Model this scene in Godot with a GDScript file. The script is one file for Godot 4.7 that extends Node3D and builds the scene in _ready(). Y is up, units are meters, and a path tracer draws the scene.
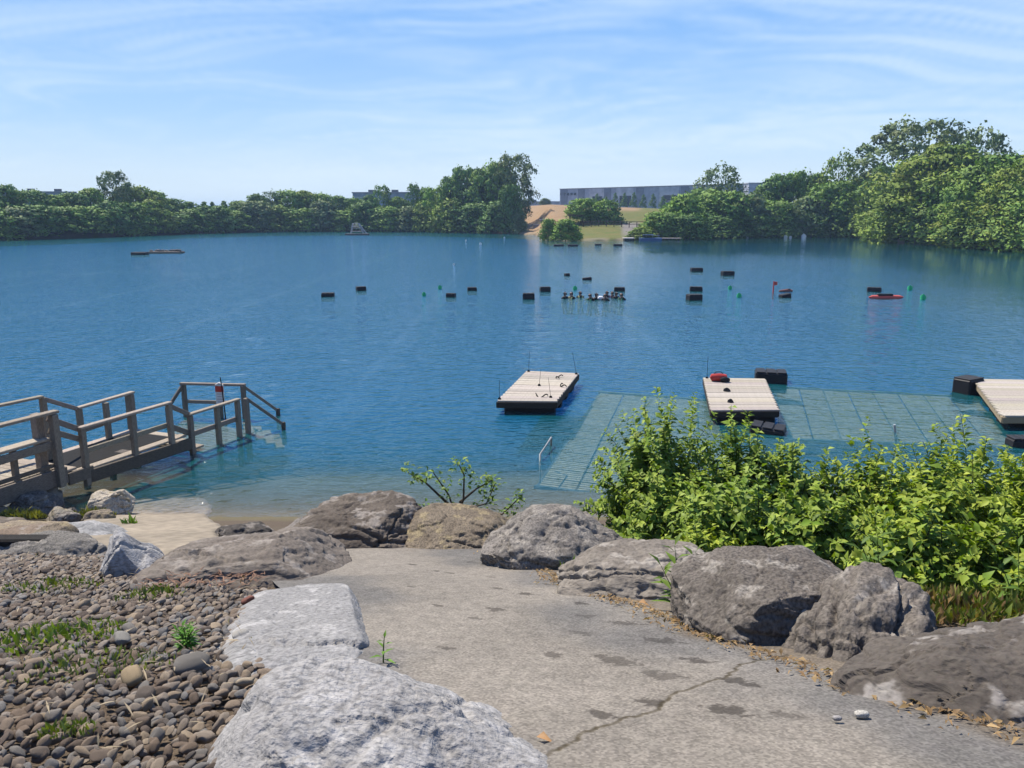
extends Node3D
# A flooded quarry used for diving: asphalt path between boulders, a dock, floats on blue water, wooded far banks.
# Units are metres, y up, water surface at y = 0, the camera looks towards -z. "d" below is a distance -z.

var rng := RandomNumberGenerator.new()
var taken := {}
var M := {}
var ico := {}
var nz := FastNoiseLite.new()
var nz2 := FastNoiseLite.new()
var nr := FastNoiseLite.new()
var nb := FastNoiseLite.new()


class MB:
	var v := PackedVector3Array()
	var n := PackedVector3Array()
	var c := PackedColorArray()
	var uv := PackedVector2Array()
	var ix := PackedInt32Array()

	func quad(a: Vector3, b: Vector3, cc: Vector3, dd: Vector3, col: Color) -> void:
		var nn := (b - a).cross(cc - a).normalized()
		var k := v.size()
		v.append(a); v.append(b); v.append(cc); v.append(dd)
		for i in 4:
			n.append(nn); c.append(col)
		ix.append_array(PackedInt32Array([k, k + 2, k + 1, k, k + 3, k + 2]))

	func tri(a: Vector3, b: Vector3, cc: Vector3, col: Color) -> void:
		var nn := (b - a).cross(cc - a).normalized()
		var k := v.size()
		v.append(a); v.append(b); v.append(cc)
		for i in 3:
			n.append(nn); c.append(col)
		ix.append_array(PackedInt32Array([k, k + 2, k + 1]))

	# a box with chamfered edges, its axes given by a basis
	func box(ce: Vector3, size: Vector3, bs := Basis(), col := Color(1, 1, 1), bev := 0.006) -> void:
		var h := size * 0.5
		var e := minf(bev, minf(h.x, minf(h.y, h.z)) * 0.5)
		var P := func(x: float, y: float, z: float) -> Vector3: return ce + bs * Vector3(x, y, z)
		var i := h - Vector3(e, e, e)
		for s in [-1.0, 1.0]:
			var o := [[P.call(s * h.x, -i.y, -i.z), P.call(s * h.x, i.y, -i.z), P.call(s * h.x, i.y, i.z), P.call(s * h.x, -i.y, i.z)],
				[P.call(-i.x, s * h.y, -i.z), P.call(-i.x, s * h.y, i.z), P.call(i.x, s * h.y, i.z), P.call(i.x, s * h.y, -i.z)],
				[P.call(-i.x, -i.y, s * h.z), P.call(i.x, -i.y, s * h.z), P.call(i.x, i.y, s * h.z), P.call(-i.x, i.y, s * h.z)]]
			for q in o:
				if s > 0: quad(q[0], q[1], q[2], q[3], col)
				else: quad(q[3], q[2], q[1], q[0], col)
		for s in [-1.0, 1.0]:
			for t in [-1.0, 1.0]:
				flat(P.call(s * h.x, t * i.y, -i.z), P.call(s * i.x, t * h.y, -i.z), P.call(s * i.x, t * h.y, i.z), P.call(s * h.x, t * i.y, i.z), ce, col)
				flat(P.call(s * h.x, -i.y, t * i.z), P.call(s * i.x, -i.y, t * h.z), P.call(s * i.x, i.y, t * h.z), P.call(s * h.x, i.y, t * i.z), ce, col)
				flat(P.call(-i.x, s * h.y, t * i.z), P.call(-i.x, s * i.y, t * h.z), P.call(i.x, s * i.y, t * h.z), P.call(i.x, s * h.y, t * i.z), ce, col)

	func flat(a: Vector3, b: Vector3, cc: Vector3, dd: Vector3, inside: Vector3, col: Color) -> void:
		if (b - a).cross(cc - a).dot(a + cc - 2.0 * inside) > 0: quad(a, b, cc, dd, col)
		else: quad(dd, cc, b, a, col)

	# a beam of width w (sideways) and height h from p to q
	func beam(p: Vector3, q: Vector3, w: float, h: float, col := Color(1, 1, 1), bev := 0.006, side := Vector3.ZERO) -> void:
		var z := (q - p).normalized()
		var up := Vector3.UP if absf(z.y) < 0.95 else Vector3(0.37, 0, -0.93)
		var x := up.cross(z).normalized() if side == Vector3.ZERO else side.normalized()
		var y := z.cross(x).normalized()
		box((p + q) * 0.5, Vector3(w, h, p.distance_to(q)), Basis(x, y, z), col, bev)

	func tube(pts: Array, radii: Array, sides: int, col: Color, cap := true) -> void:
		var k := v.size()
		var m := pts.size()
		var ref := Vector3(0.3, 0.1, 1.0).normalized()
		for i in m:
			var t: Vector3 = ((pts[mini(i + 1, m - 1)] as Vector3) - (pts[maxi(i - 1, 0)] as Vector3)).normalized()
			if absf(t.dot(ref)) > 0.95: ref = Vector3(1, 0.2, 0).normalized()
			var a := t.cross(ref).normalized()
			var b := t.cross(a)
			for j in sides:
				var an := TAU * j / sides
				var nn := a * cos(an) + b * sin(an)
				v.append((pts[i] as Vector3) + nn * float(radii[i])); n.append(nn); c.append(col)
		for i in m - 1:
			for j in sides:
				var p := k + i * sides + j
				var q := k + i * sides + (j + 1) % sides
				ix.append_array(PackedInt32Array([p, q + sides, q, p, p + sides, q + sides]))
		if cap:
			for e in [0, m - 1]:
				var base: int = k + e * sides
				for j in range(1, sides - 1):
					if e == 0: tri(v[base], v[base + j], v[base + j + 1], col)
					else: tri(v[base], v[base + j + 1], v[base + j], col)

	func leaf(b: Vector3, dir: Vector3, nn: Vector3, ln: float, wd: float, col: Color, fold := 0.25, droop := 0.25) -> void:
		var s := dir.cross(nn).normalized()
		nn = s.cross(dir).normalized()
		var mid := b + dir * ln * 0.45
		var l := mid - s * wd * 0.5 + nn * wd * fold
		var r := mid + s * wd * 0.5 + nn * wd * fold
		var t := b + dir * ln - nn * ln * droop
		var k := v.size()
		v.append(b); v.append(l); v.append(mid); v.append(r); v.append(t)
		n.append(nn); n.append((nn + s * 0.45).normalized()); n.append(nn); n.append((nn - s * 0.45).normalized()); n.append((nn + dir * 0.4).normalized())
		for i in 5: c.append(col)
		ix.append_array(PackedInt32Array([k, k + 1, k + 2, k, k + 2, k + 3, k + 1, k + 4, k + 2, k + 2, k + 4, k + 3]))

	func card(p: Vector3, g: Vector3, shade: Vector3, size: float, asp: float, spin: float, col: Color) -> void:
		var a := g.cross(Vector3(0.31, 0.87, 0.4)).normalized()
		var b := g.cross(a)
		var t1 := (a * cos(spin) + b * sin(spin)) * size
		var t2 := g.cross(t1) * asp
		var k := v.size()
		v.append(p - t1); v.append(p + t2 * 0.8); v.append(p + t1 + g * size * 0.3); v.append(p - t2)
		for i in 4:
			n.append(shade); c.append(col)
		# p-t1 -> p-t2 -> p+t1 -> p+t2 runs counter-clockwise about g
		ix.append_array(PackedInt32Array([k, k + 2, k + 3, k, k + 1, k + 2]))

	func mesh() -> ArrayMesh:
		var a := []
		a.resize(Mesh.ARRAY_MAX)
		a[Mesh.ARRAY_VERTEX] = v
		a[Mesh.ARRAY_NORMAL] = n
		a[Mesh.ARRAY_COLOR] = c
		if uv.size() == v.size(): a[Mesh.ARRAY_TEX_UV] = uv
		a[Mesh.ARRAY_INDEX] = ix
		var m := ArrayMesh.new()
		m.add_surface_from_arrays(Mesh.PRIMITIVE_TRIANGLES, a)
		return m


func numbered(called: String) -> String:
	var k: int = taken.get(called, -1) + 1
	taken[called] = k
	return called if k == 0 else "%s_%03d" % [called, k]


func tag(o: Node3D, label: String, category: String, group := "", kind := "") -> void:
	o.set_meta("label", label)
	if category: o.set_meta("category", category)
	if group: o.set_meta("group", group)
	if kind: o.set_meta("kind", kind)


func thing(called: String, label: String, category: String, pos := Vector3.ZERO, group := "") -> Node3D:
	var o := Node3D.new()
	o.name = numbered(called)
	add_child(o, true)
	o.position = pos
	tag(o, label, category, group)
	return o


func put(called: String, mesh: Mesh, m: Material, parent: Node = null) -> MeshInstance3D:
	var o := MeshInstance3D.new()
	o.mesh = mesh
	o.material_override = m
	if parent == null:
		o.name = numbered(called)
		add_child(o, true)
	else:
		o.name = called
		parent.add_child(o, true)
	return o


func part(called: String, b: MB, m: Material, parent: Node) -> MeshInstance3D:
	return put(called, b.mesh(), m, parent)


func lin(r: float, g: float, b: float, a := 1.0) -> Color:
	var c := Color(r, g, b).linear_to_srgb()
	c.a = a
	return c


func V(x: float, y: float, d: float) -> Vector3:
	return Vector3(x, y, -d)


func noise_tex(type: int, freq: float, oct: int, lo: Color, hi: Color, size := 512, sd := 1, ridged := false, ramp: Array = []) -> NoiseTexture2D:
	var f := FastNoiseLite.new()
	f.noise_type = type as FastNoiseLite.NoiseType
	f.frequency = freq
	f.seed = sd
	f.fractal_octaves = oct
	f.fractal_type = FastNoiseLite.FRACTAL_RIDGED if ridged else FastNoiseLite.FRACTAL_FBM
	if type == FastNoiseLite.TYPE_CELLULAR:
		f.cellular_return_type = FastNoiseLite.RETURN_DISTANCE
		f.fractal_type = FastNoiseLite.FRACTAL_NONE if oct == 1 else FastNoiseLite.FRACTAL_FBM
	var t := NoiseTexture2D.new()
	t.width = size
	t.height = size
	t.seamless = true
	t.noise = f
	var g := Gradient.new()
	if ramp.is_empty():
		g.set_color(0, lo)
		g.set_color(1, hi)
	else:
		g.offsets = PackedFloat32Array(ramp.map(func(x): return x[0]))
		g.colors = PackedColorArray(ramp.map(func(x): return x[1]))
	t.color_ramp = g
	return t


func grey(x: float) -> Color:
	return Color(x, x, x)


func surf(col: Color, rough := 0.85, tex: Texture2D = null, scale := 1.0, bump: Texture2D = null, cm := 0.0, world := true) -> StandardMaterial3D:
	var m := StandardMaterial3D.new()
	m.albedo_color = col
	m.roughness = rough
	m.vertex_color_use_as_albedo = true
	m.metallic_specular = 0.3
	if tex or bump:
		m.uv1_triplanar = true
		m.uv1_world_triplanar = world
		m.uv1_scale = Vector3.ONE * scale
	if tex: m.albedo_texture = tex
	if bump:
		m.heightmap_enabled = true
		m.heightmap_texture = bump
		m.heightmap_scale = cm
	return m


func smooth(a: float, b: float, x: float) -> float:
	var t := clampf((x - a) / (b - a), 0.0, 1.0)
	return t * t * (3.0 - 2.0 * t)


# ---------- the lie of the land
# far shore by bearing (degrees): [bearing, distance to the waterline, bank height close to the water, height of the land behind]
const SHORE := [[-100, 70, 1, 4], [-60, 95, 2, 5], [-42, 150, 2.6, 4.5], [-36.9, 168, 2.8, 4.6], [-32.1, 174, 2.8, 4.6], [-29, 179, 2.8, 4.6], [-26.8, 186, 2.6, 4.5], [-22.1, 204, 2.4, 4.5], [-17.1, 218, 2, 4.5], [-11.9, 218.5, 1.5, 4.5], [-5.7, 209, 0.8, 4.6],
	[0.2, 190, 0.6, 6.6], [1.6, 181, 0.5, 7.0], [2.67, 150, 0.4, 7.0], [6.15, 146, 0.5, 6.4], [9.6, 151, 0.5, 6.0], [12.3, 164, 0.8, 5.5], [19.4, 177, 0.8, 5], [23.1, 180, 0.8, 5], [25.4, 165, 0.9, 5], [27.7, 147, 1.0, 5], [32.2, 128, 1.2, 5], [40, 110, 1.2, 5], [60, 85, 1.5, 5], [100, 60, 2, 5]]


func shore(bearing: float) -> Array:
	for i in SHORE.size() - 1:
		var p: Array = SHORE[i]
		var q: Array = SHORE[i + 1]
		if bearing <= q[0]:
			var t := clampf((bearing - p[0]) / float(q[0] - p[0]), 0.0, 1.0)
			return [lerpf(p[1], q[1], t), lerpf(p[2], q[2], t), lerpf(p[3], q[3], t)]
	return [60.0, 2.0, 5.0]


func bank(d: float) -> float:
	if d < 0.6: return 3.88 + 0.1 * smooth(0.6, -3.0, d)
	if d < 12.7: return 4.072 - 0.32 * d
	return maxf(0.008 - 0.20 * (d - 12.7), -7.0)


func land(x: float, d: float) -> float:
	var near := bank(d)
	var r := sqrt(x * x + d * d)
	if r < 45.0: return near
	var b := rad_to_deg(atan2(x, d))
	if absf(b) > 100.0: return near
	var s := shore(b)
	var R: float = s[0] + 1.5 * nz.get_noise_2d(x * 4.0, d * 4.0)
	var far := -7.0
	if r > R: far = s[1] * smooth(R, R + 2.5, r) + (s[2] - s[1]) * smooth(R + 2.0, R + 75.0, r) + 0.002 * maxf(0.0, r - R - 75.0)
	elif r > R - 12.0: far = -7.0 * (R - r) / 12.0
	return maxf(near, far)


func slope_normal() -> Vector3:
	return Vector3(0, 1, -0.32).normalized()


# rows x columns of vertices -> a mesh with normals from its faces
func sheet(P: PackedVector3Array, nu: int, nv: int, C: PackedColorArray, UV := PackedVector2Array()) -> ArrayMesh:
	var b := MB.new()
	b.v = P
	b.c = C
	b.uv = UV
	b.n.resize(P.size())
	for j in nv:
		for i in nu:
			var du := P[j * nu + mini(i + 1, nu - 1)] - P[j * nu + maxi(i - 1, 0)]
			var dv := P[mini(j + 1, nv - 1) * nu + i] - P[maxi(j - 1, 0) * nu + i]
			var nn := du.cross(dv)
			b.n[j * nu + i] = (nn if nn.y > 0 else -nn).normalized()
	b.ix.resize((nu - 1) * (nv - 1) * 6)
	var k := 0
	for j in nv - 1:
		for i in nu - 1:
			var a := j * nu + i
			var up := (P[a + 1] - P[a]).cross(P[a + nu] - P[a]).y > 0
			for q in ([a, a + nu + 1, a + 1, a, a + nu, a + nu + 1] if up else [a, a + 1, a + nu + 1, a, a + nu + 1, a + nu]):
				b.ix[k] = q
				k += 1
	return b.mesh()


# ---------- icosphere topology, shared by every stone
func icosphere(level: int) -> Array:
	if ico.has(level): return ico[level]
	var V0 := PackedVector3Array()
	var I := PackedInt32Array()
	if level == 0:
		var t := (1.0 + sqrt(5.0)) / 2.0
		for p in [[-1, t, 0], [1, t, 0], [-1, -t, 0], [1, -t, 0], [0, -1, t], [0, 1, t], [0, -1, -t], [0, 1, -t], [t, 0, -1], [t, 0, 1], [-t, 0, -1], [-t, 0, 1]]:
			V0.append(Vector3(p[0], p[1], p[2]).normalized())
		I = PackedInt32Array([0, 11, 5, 0, 5, 1, 0, 1, 7, 0, 7, 10, 0, 10, 11, 1, 5, 9, 5, 11, 4, 11, 10, 2, 10, 7, 6, 7, 1, 8, 3, 9, 4, 3, 4, 2, 3, 2, 6, 3, 6, 8, 3, 8, 9, 4, 9, 5, 2, 4, 11, 6, 2, 10, 8, 6, 7, 9, 8, 1])
	else:
		var up := icosphere(level - 1)
		V0 = (up[0] as PackedVector3Array).duplicate()
		var J: PackedInt32Array = up[1]
		var mids := {}
		I.resize(J.size() * 4)
		var w := 0
		for f in range(0, J.size(), 3):
			var e := [0, 0, 0]
			for k in 3:
				var a := J[f + k]
				var b := J[f + (k + 1) % 3]
				var key := mini(a, b) * 400000 + maxi(a, b)
				var got: int = mids.get(key, -1)
				if got < 0:
					got = V0.size()
					V0.append((V0[a] + V0[b]).normalized())
					mids[key] = got
				e[k] = got
			for q in [J[f], e[0], e[2], J[f + 1], e[1], e[0], J[f + 2], e[2], e[1], e[0], e[1], e[2]]:
				I[w] = q
				w += 1
	ico[level] = [V0, I]
	return ico[level]


func lerp_list(a: Array, t: float) -> float:
	var f := clampf(t, 0.0, 1.0) * (a.size() - 1)
	var i := mini(int(f), a.size() - 2)
	var k := f - i
	k = k * k * (3.0 - 2.0 * k)
	return lerpf(a[i], a[i + 1], k)


# A boulder: a rounded box cut by planes, its top raised or lowered along x and z, then layered and pitted.
# o: size, seed, pow, xs (top along x), zs (top, far to near), cuts, rough, strata [direction, metres per layer, depth], low, high, spot, level, notch
func boulder_mesh(o: Dictionary) -> ArrayMesh:
	var top := icosphere(o.get("level", 5))
	var D: PackedVector3Array = top[0]
	var I: PackedInt32Array = top[1]
	var size: Vector3 = o.size
	var sd: int = o.seed
	var pw: float = o.get("pow", 3.2)
	var xs: Array = o.get("xs", [1, 1, 1, 1, 1])
	var zs: Array = o.get("zs", [1, 1, 1])
	var rough: float = o.get("rough", 1.0)
	var block: float = o.get("block", 1.0) if int(o.get("level", 5)) > 3 else 0.0
	var strata: Array = o.get("strata", [Vector3(0.1, 1, 0.15), 0.11, 0.02])
	var sdir: Vector3 = (strata[0] as Vector3).normalized()
	var low: Color = o.low
	var high: Color = o.high
	var spot: Color = o.get("spot", high)
	var spots: float = o.get("spots", 0.0)
	var under: float = o.get("under", 0.12)
	rng.seed = sd * 77 + 5
	var planes := []
	for i in o.get("cuts", 9):
		var pn := Vector3(rng.randf_range(-1, 1), rng.randf_range(-0.5, 0.8), rng.randf_range(-1, 1)).normalized()
		var qq := pw / (pw - 1.0)
		planes.append([pn, rng.randf_range(o.get("shave", 0.84), 1.0) * pow(pow(absf(pn.x), qq) + pow(absf(pn.y), qq) + pow(absf(pn.z), qq), 1.0 / qq)])
	var cracks := []
	for i in o.get("cracks", 0):
		cracks.append([Vector3(rng.randf_range(-1, 1), rng.randf_range(-0.3, 1), rng.randf_range(-1, 1)).normalized(), rng.randf_range(-0.4, 0.4)])
	planes.append_array(o.get("planes", []))
	var off := Vector3(sd * 13.7, sd * 7.1, sd * 3.3)
	var b := MB.new()
	b.v.resize(D.size())
	b.c.resize(D.size())
	b.n.resize(D.size())
	for i in D.size():
		var dr := D[i]
		var r := pow(pow(absf(dr.x), pw) + pow(absf(dr.y), pw) + pow(absf(dr.z), pw), -1.0 / pw)
		var q := dr * r
		for p in planes:
			var over: float = q.dot(p[0]) - p[1]
			if over > 0: q -= (p[0] as Vector3) * over * 0.92
		if q.y > -0.3:
			var k := lerp_list(xs, q.x * 0.5 + 0.5) * lerp_list(zs, q.z * 0.5 + 0.5)
			q.y = -0.3 + (q.y + 0.3) * ((1.3 * k - 0.0 + 0.3 * (k - 1.0)) / 1.3)
		if q.y < 0: q = Vector3(q.x * (1.0 + under * q.y), q.y, q.z * (1.0 + under * q.y))
		var p3 := q * size * 0.5
		var g := p3 + off
		var big := nz.get_noise_3dv(g * 90.0)
		var mid := nz.get_noise_3dv(g * 260.0)
		var fine := nz2.get_noise_3dv(g * 14.0)
		var rid := nr.get_noise_3dv(g * 2.6)
		var crag := nr.get_noise_3dv(g * 6.5 + Vector3(50, 0, 0))
		var lay := (g + 0.05 * Vector3(big, mid, big)).dot(sdir) / float(strata[1]) + 1.3 * big
		var fr: float = lay - floorf(lay)
		var step := (smooth(0.0, 0.22, fr) - smooth(0.6, 1.0, fr)) - 0.5
		var across := nz.get_noise_3dv((g - sdir * g.dot(sdir) * 0.0) * 55.0 + sdir * floor(lay) * 40.0)
		var blocks := 0.022 * nb.get_noise_3dv(Vector3(g.x, g.y * 1.7, g.z) * 3.2) + 0.009 * nb.get_noise_3dv(g * 9.0) if block > 0.0 else 0.0
		var amp: float = rough * (o.get("lump", 0.028) * big + 0.008 * mid + 0.0040 * fine - 0.030 * smooth(0.35, 0.9, rid) * smooth(-0.3, 0.4, big) - o.get("crag", 1.0) * 0.010 * smooth(0.45, 0.95, crag)) + block * blocks + float(strata[2]) * step * (0.6 + across)
		for c in cracks:
			var cd: float = absf(q.dot(c[0]) - c[1] + 0.10 * mid + 0.05 * fine)
			amp -= 0.035 * smooth(0.045, 0.0, cd) * smooth(-0.25, 0.15, big + 0.3 * c[1])
		b.v[i] = p3 + dr * amp
		var t := clampf(0.5 + 0.5 * big + 0.25 * mid + 0.18 * fine + 0.35 * across * step, 0.0, 1.0)
		var col := low.lerp(high, t)
		if spots > 0.0:
			var sp := smooth(0.62 - spots, 0.75 - spots * 0.6, nz2.get_noise_3dv(g * 3.5 + Vector3(9, 9, 9)) * 0.5 + 0.5 + 0.18 * fine)
			col = col.lerp(spot, sp * 0.85)
		b.c[i] = col
	for f in range(0, I.size(), 3):
		var a := I[f]
		var e := I[f + 1]
		var h := I[f + 2]
		var nn := (b.v[e] - b.v[a]).cross(b.v[h] - b.v[a])
		b.n[a] += nn
		b.n[e] += nn
		b.n[h] += nn
	for i in b.n.size(): b.n[i] = b.n[i].normalized()
	b.ix = I.duplicate()
	for f in range(0, I.size(), 3):
		b.ix[f + 1] = I[f + 2]
		b.ix[f + 2] = I[f + 1]
	return b.mesh()


func boulder(label: String, x: float, y: float, d: float, turn: float, m: Material, o: Dictionary, called := "boulder", group := "boulders along the path") -> Node3D:
	var b := put(called, boulder_mesh(o), m)
	b.position = V(x, y, d)
	b.rotation_degrees = Vector3(o.get("pitch", 0.0), turn, o.get("roll", 0.0))
	tag(b, label, "boulder", group)
	return b


func sky_picture() -> ImageTexture:
	var w := 2048
	var h := 1024
	var a := PackedFloat32Array()
	a.resize(w * h * 3)
	var cn := FastNoiseLite.new()
	cn.noise_type = FastNoiseLite.TYPE_SIMPLEX_SMOOTH
	cn.frequency = 1.0
	cn.fractal_octaves = 5
	cn.fractal_gain = 0.55
	cn.seed = 21
	var wn := FastNoiseLite.new()
	wn.frequency = 0.35
	wn.fractal_octaves = 3
	wn.seed = 4
	var k := 0
	for j in h:
		var e := (0.5 - (j + 0.5) / h) * PI
		var s := sin(e)
		var t := clampf(s / 0.25, 0.0, 1.0)
		var base := Color(0.60, 0.70, 0.76).lerp(Color(0.34, 0.54, 0.78), smooth(0.0, 0.12, s)).lerp(Color(0.15, 0.36, 0.75), smooth(0.07, 0.25, s)).lerp(Color(0.035, 0.14, 0.52), smooth(0.24, 0.75, s))
		for i in w:
			var col := base
			if s > 0.0:
				var az := ((i + 0.5) / w - 0.5) * TAU
				var c := cos(e) / (s + 0.09)
				var p := Vector2(sin(az) * c, -cos(az) * c)
				var wx := wn.get_noise_2d(p.x * 0.8, p.y * 0.8)
				var wy := wn.get_noise_2d(p.x * 0.8 + 31.0, p.y * 0.8)
				# long streaks, a little slanted
				var u := p.x * 0.36 + p.y * 0.10 + wx * 0.7
				var v := p.y * 1.05 - p.x * 0.16 + wy * 0.9
				var streak := 0.6 * cn.get_noise_2d(u * 1.3, v * 1.9) + 0.65 * cn.get_noise_2d(u * 2.6 + v * 0.5 + 9.0, v * 5.5)
				var broad := wn.get_noise_2d(p.x * 0.55 + 7.0, p.y * 0.75 + 3.0)
				var cov := smooth(-0.42, 0.72, streak * 0.62 + broad * 0.75 + 0.10 * (1.0 - t))
				var veil := (0.13 + 0.82 * cov) * (1.0 - 0.62 * smooth(0.14, 0.40, s))
				col = base.lerp(Color(0.60, 0.715, 0.81), veil * 0.74)
			a[k] = col.r
			a[k + 1] = col.g
			a[k + 2] = col.b
			k += 3
	return ImageTexture.create_from_image(Image.create_from_data(w, h, false, Image.FORMAT_RGBF, a.to_byte_array()))


func camera_sky_sun() -> void:
	var cam := Camera3D.new()
	cam.name = "camera"
	add_child(cam)
	cam.position = Vector3(0, 5.0, 0)
	cam.rotation_degrees = Vector3(-12.075, 0, 0)
	cam.fov = 51.06
	cam.near = 0.05
	cam.far = 9000.0
	cam.current = true
	var env := Environment.new()
	env.background_mode = Environment.BG_SKY
	var pm := PanoramaSkyMaterial.new()
	pm.panorama = sky_picture()
	pm.energy_multiplier = 0.76
	env.sky = Sky.new()
	env.sky.sky_material = pm
	env.tonemap_mode = Environment.TONE_MAPPER_LINEAR
	env.tonemap_exposure = 1.72
	env.sdfgi_enabled = true
	env.ssao_enabled = true
	env.ssil_enabled = true
	env.fog_enabled = true
	env.fog_density = 0.00035
	env.fog_light_color = Color(0.70, 0.82, 0.97)
	var we := WorldEnvironment.new()
	we.name = "world_environment"
	we.environment = env
	add_child(we)
	var sun := DirectionalLight3D.new()
	sun.name = "sun"
	sun.light_energy = 1.6
	sun.light_color = Color(1.0, 0.965, 0.91)
	sun.light_angular_distance = 0.5
	sun.shadow_enabled = true
	add_child(sun)
	sun.look_at_from_position(Vector3(-0.38, 0.84, -0.38) * 100.0, Vector3.ZERO)


func materials() -> void:
	nz.seed = 3
	nz.frequency = 0.01
	nz.fractal_octaves = 3
	nz2.seed = 8
	nz2.frequency = 1.0
	nz2.fractal_octaves = 4
	nr.seed = 12
	nr.frequency = 1.0
	nr.fractal_type = FastNoiseLite.FRACTAL_RIDGED
	nr.fractal_octaves = 3
	nb.seed = 5
	nb.frequency = 1.0
	nb.noise_type = FastNoiseLite.TYPE_CELLULAR
	nb.cellular_return_type = FastNoiseLite.RETURN_CELL_VALUE
	nb.fractal_type = FastNoiseLite.FRACTAL_NONE
	nb.domain_warp_enabled = true
	nb.domain_warp_amplitude = 0.25
	nb.domain_warp_frequency = 1.3
	var N := FastNoiseLite.TYPE_SIMPLEX_SMOOTH
	var CE := FastNoiseLite.TYPE_CELLULAR
	M.t_fine = noise_tex(N, 0.03, 6, grey(0.55), grey(1.0), 1024, 1)
	M.t_soft = noise_tex(N, 0.012, 5, grey(0.72), grey(1.0), 512, 2)
	M.t_rock = noise_tex(N, 0.016, 6, grey(0), grey(1), 1024, 5, false, [[0.0, grey(0.45)], [0.35, grey(0.72)], [0.62, grey(0.92)], [1.0, grey(1.0)]])
	M.b_rock = noise_tex(N, 0.012, 7, grey(0.0), grey(1.0), 1024, 6, true)
	M.b_pit = noise_tex(N, 0.05, 5, grey(0.0), grey(1.0), 1024, 7)
	M.b_agg = noise_tex(CE, 0.09, 1, grey(1.0), grey(0.0), 1024, 9)
	M.t_agg = noise_tex(CE, 0.09, 1, grey(1.0), grey(0.62), 1024, 9)
	M.t_grain = noise_tex(N, 0.02, 5, grey(0.62), grey(1.0), 512, 10)
	M.t_white = noise_tex(N, 0.02, 7, grey(0), grey(1), 1024, 15, false, [[0.0, grey(0.60)], [0.3, grey(0.80)], [0.55, grey(0.94)], [1.0, grey(1.0)]])
	M.b_white = noise_tex(N, 0.03, 6, grey(0.0), grey(1.0), 1024, 16)
	M.t_strat = noise_tex(N, 0.03, 6, grey(0), grey(1), 1024, 18, false, [[0.0, grey(0.62)], [0.4, grey(0.86)], [1.0, grey(1.0)]])
	M.white_rock = surf(lin(0.75, 0.745, 0.735), 0.8, M.t_white, 1.6, M.b_white, 0.9, false)
	M.white_rock.uv1_scale = Vector3(1.1, 2.2, 1.6)
	M.grey_rock = surf(lin(0.78, 0.765, 0.74), 0.85, M.t_rock, 2.4, M.b_rock, 0.55, false)
	M.brown_rock = surf(lin(0.84, 0.82, 0.79), 0.85, M.t_strat, 1.1, M.b_rock, 0.5, false)
	M.brown_rock.uv1_scale = Vector3(0.9, 3.2, 0.9)
	M.pebble = surf(lin(1, 1, 1), 0.75, M.t_fine, 5.0, M.b_pit, 0.15, false)
	M.soil = surf(lin(0.95, 0.93, 0.9), 0.95, M.t_fine, 1.1, M.b_pit, 2.0)
	M.asphalt = surf(lin(0.77, 0.76, 0.745), 0.9)
	M.concrete = surf(lin(0.68, 0.68, 0.68), 0.9, M.t_soft, 0.8, M.b_pit, 0.3)
	M.wood = surf(lin(0.82, 0.82, 0.82), 0.85, M.t_grain, 1.0, M.b_pit, 0.2, false)
	M.wood.uv1_scale = Vector3(9, 9, 1.1)
	M.black = surf(lin(0.012, 0.012, 0.014), 0.55)
	M.rubber = surf(lin(0.03, 0.03, 0.033), 0.6, M.t_soft, 1.5)
	M.steel = surf(lin(0.30, 0.31, 0.32), 0.6)
	M.steel.metallic = 0.3
	M.paint = surf(lin(0.85, 0.85, 0.85), 0.5)
	M.bark = surf(lin(0.10, 0.075, 0.055), 0.9, M.t_grain, 2.0)
	M.leaf = surf(lin(0.84, 0.84, 0.84), 0.55)
	M.leaf.backlight_enabled = true
	M.leaf.backlight = Color(0.7, 0.75, 0.35)
	M.tree = []
	for c in [lin(0.17, 0.28, 0.05), lin(0.12, 0.22, 0.048), lin(0.205, 0.285, 0.045), lin(0.16, 0.22, 0.085), lin(0.21, 0.34, 0.048)]:
		var m := surf(lin(c.srgb_to_linear().r * 0.86, c.srgb_to_linear().g * 0.86, c.srgb_to_linear().b * 0.86), 0.7)
		m.backlight_enabled = true
		m.backlight = Color(0.5, 0.55, 0.3)
		M.tree.append(m)
	M.glass = surf(lin(0.02, 0.03, 0.04), 0.1)
	M.panel = surf(lin(0.8, 0.8, 0.84), 0.6, M.t_soft, 0.05)


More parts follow.
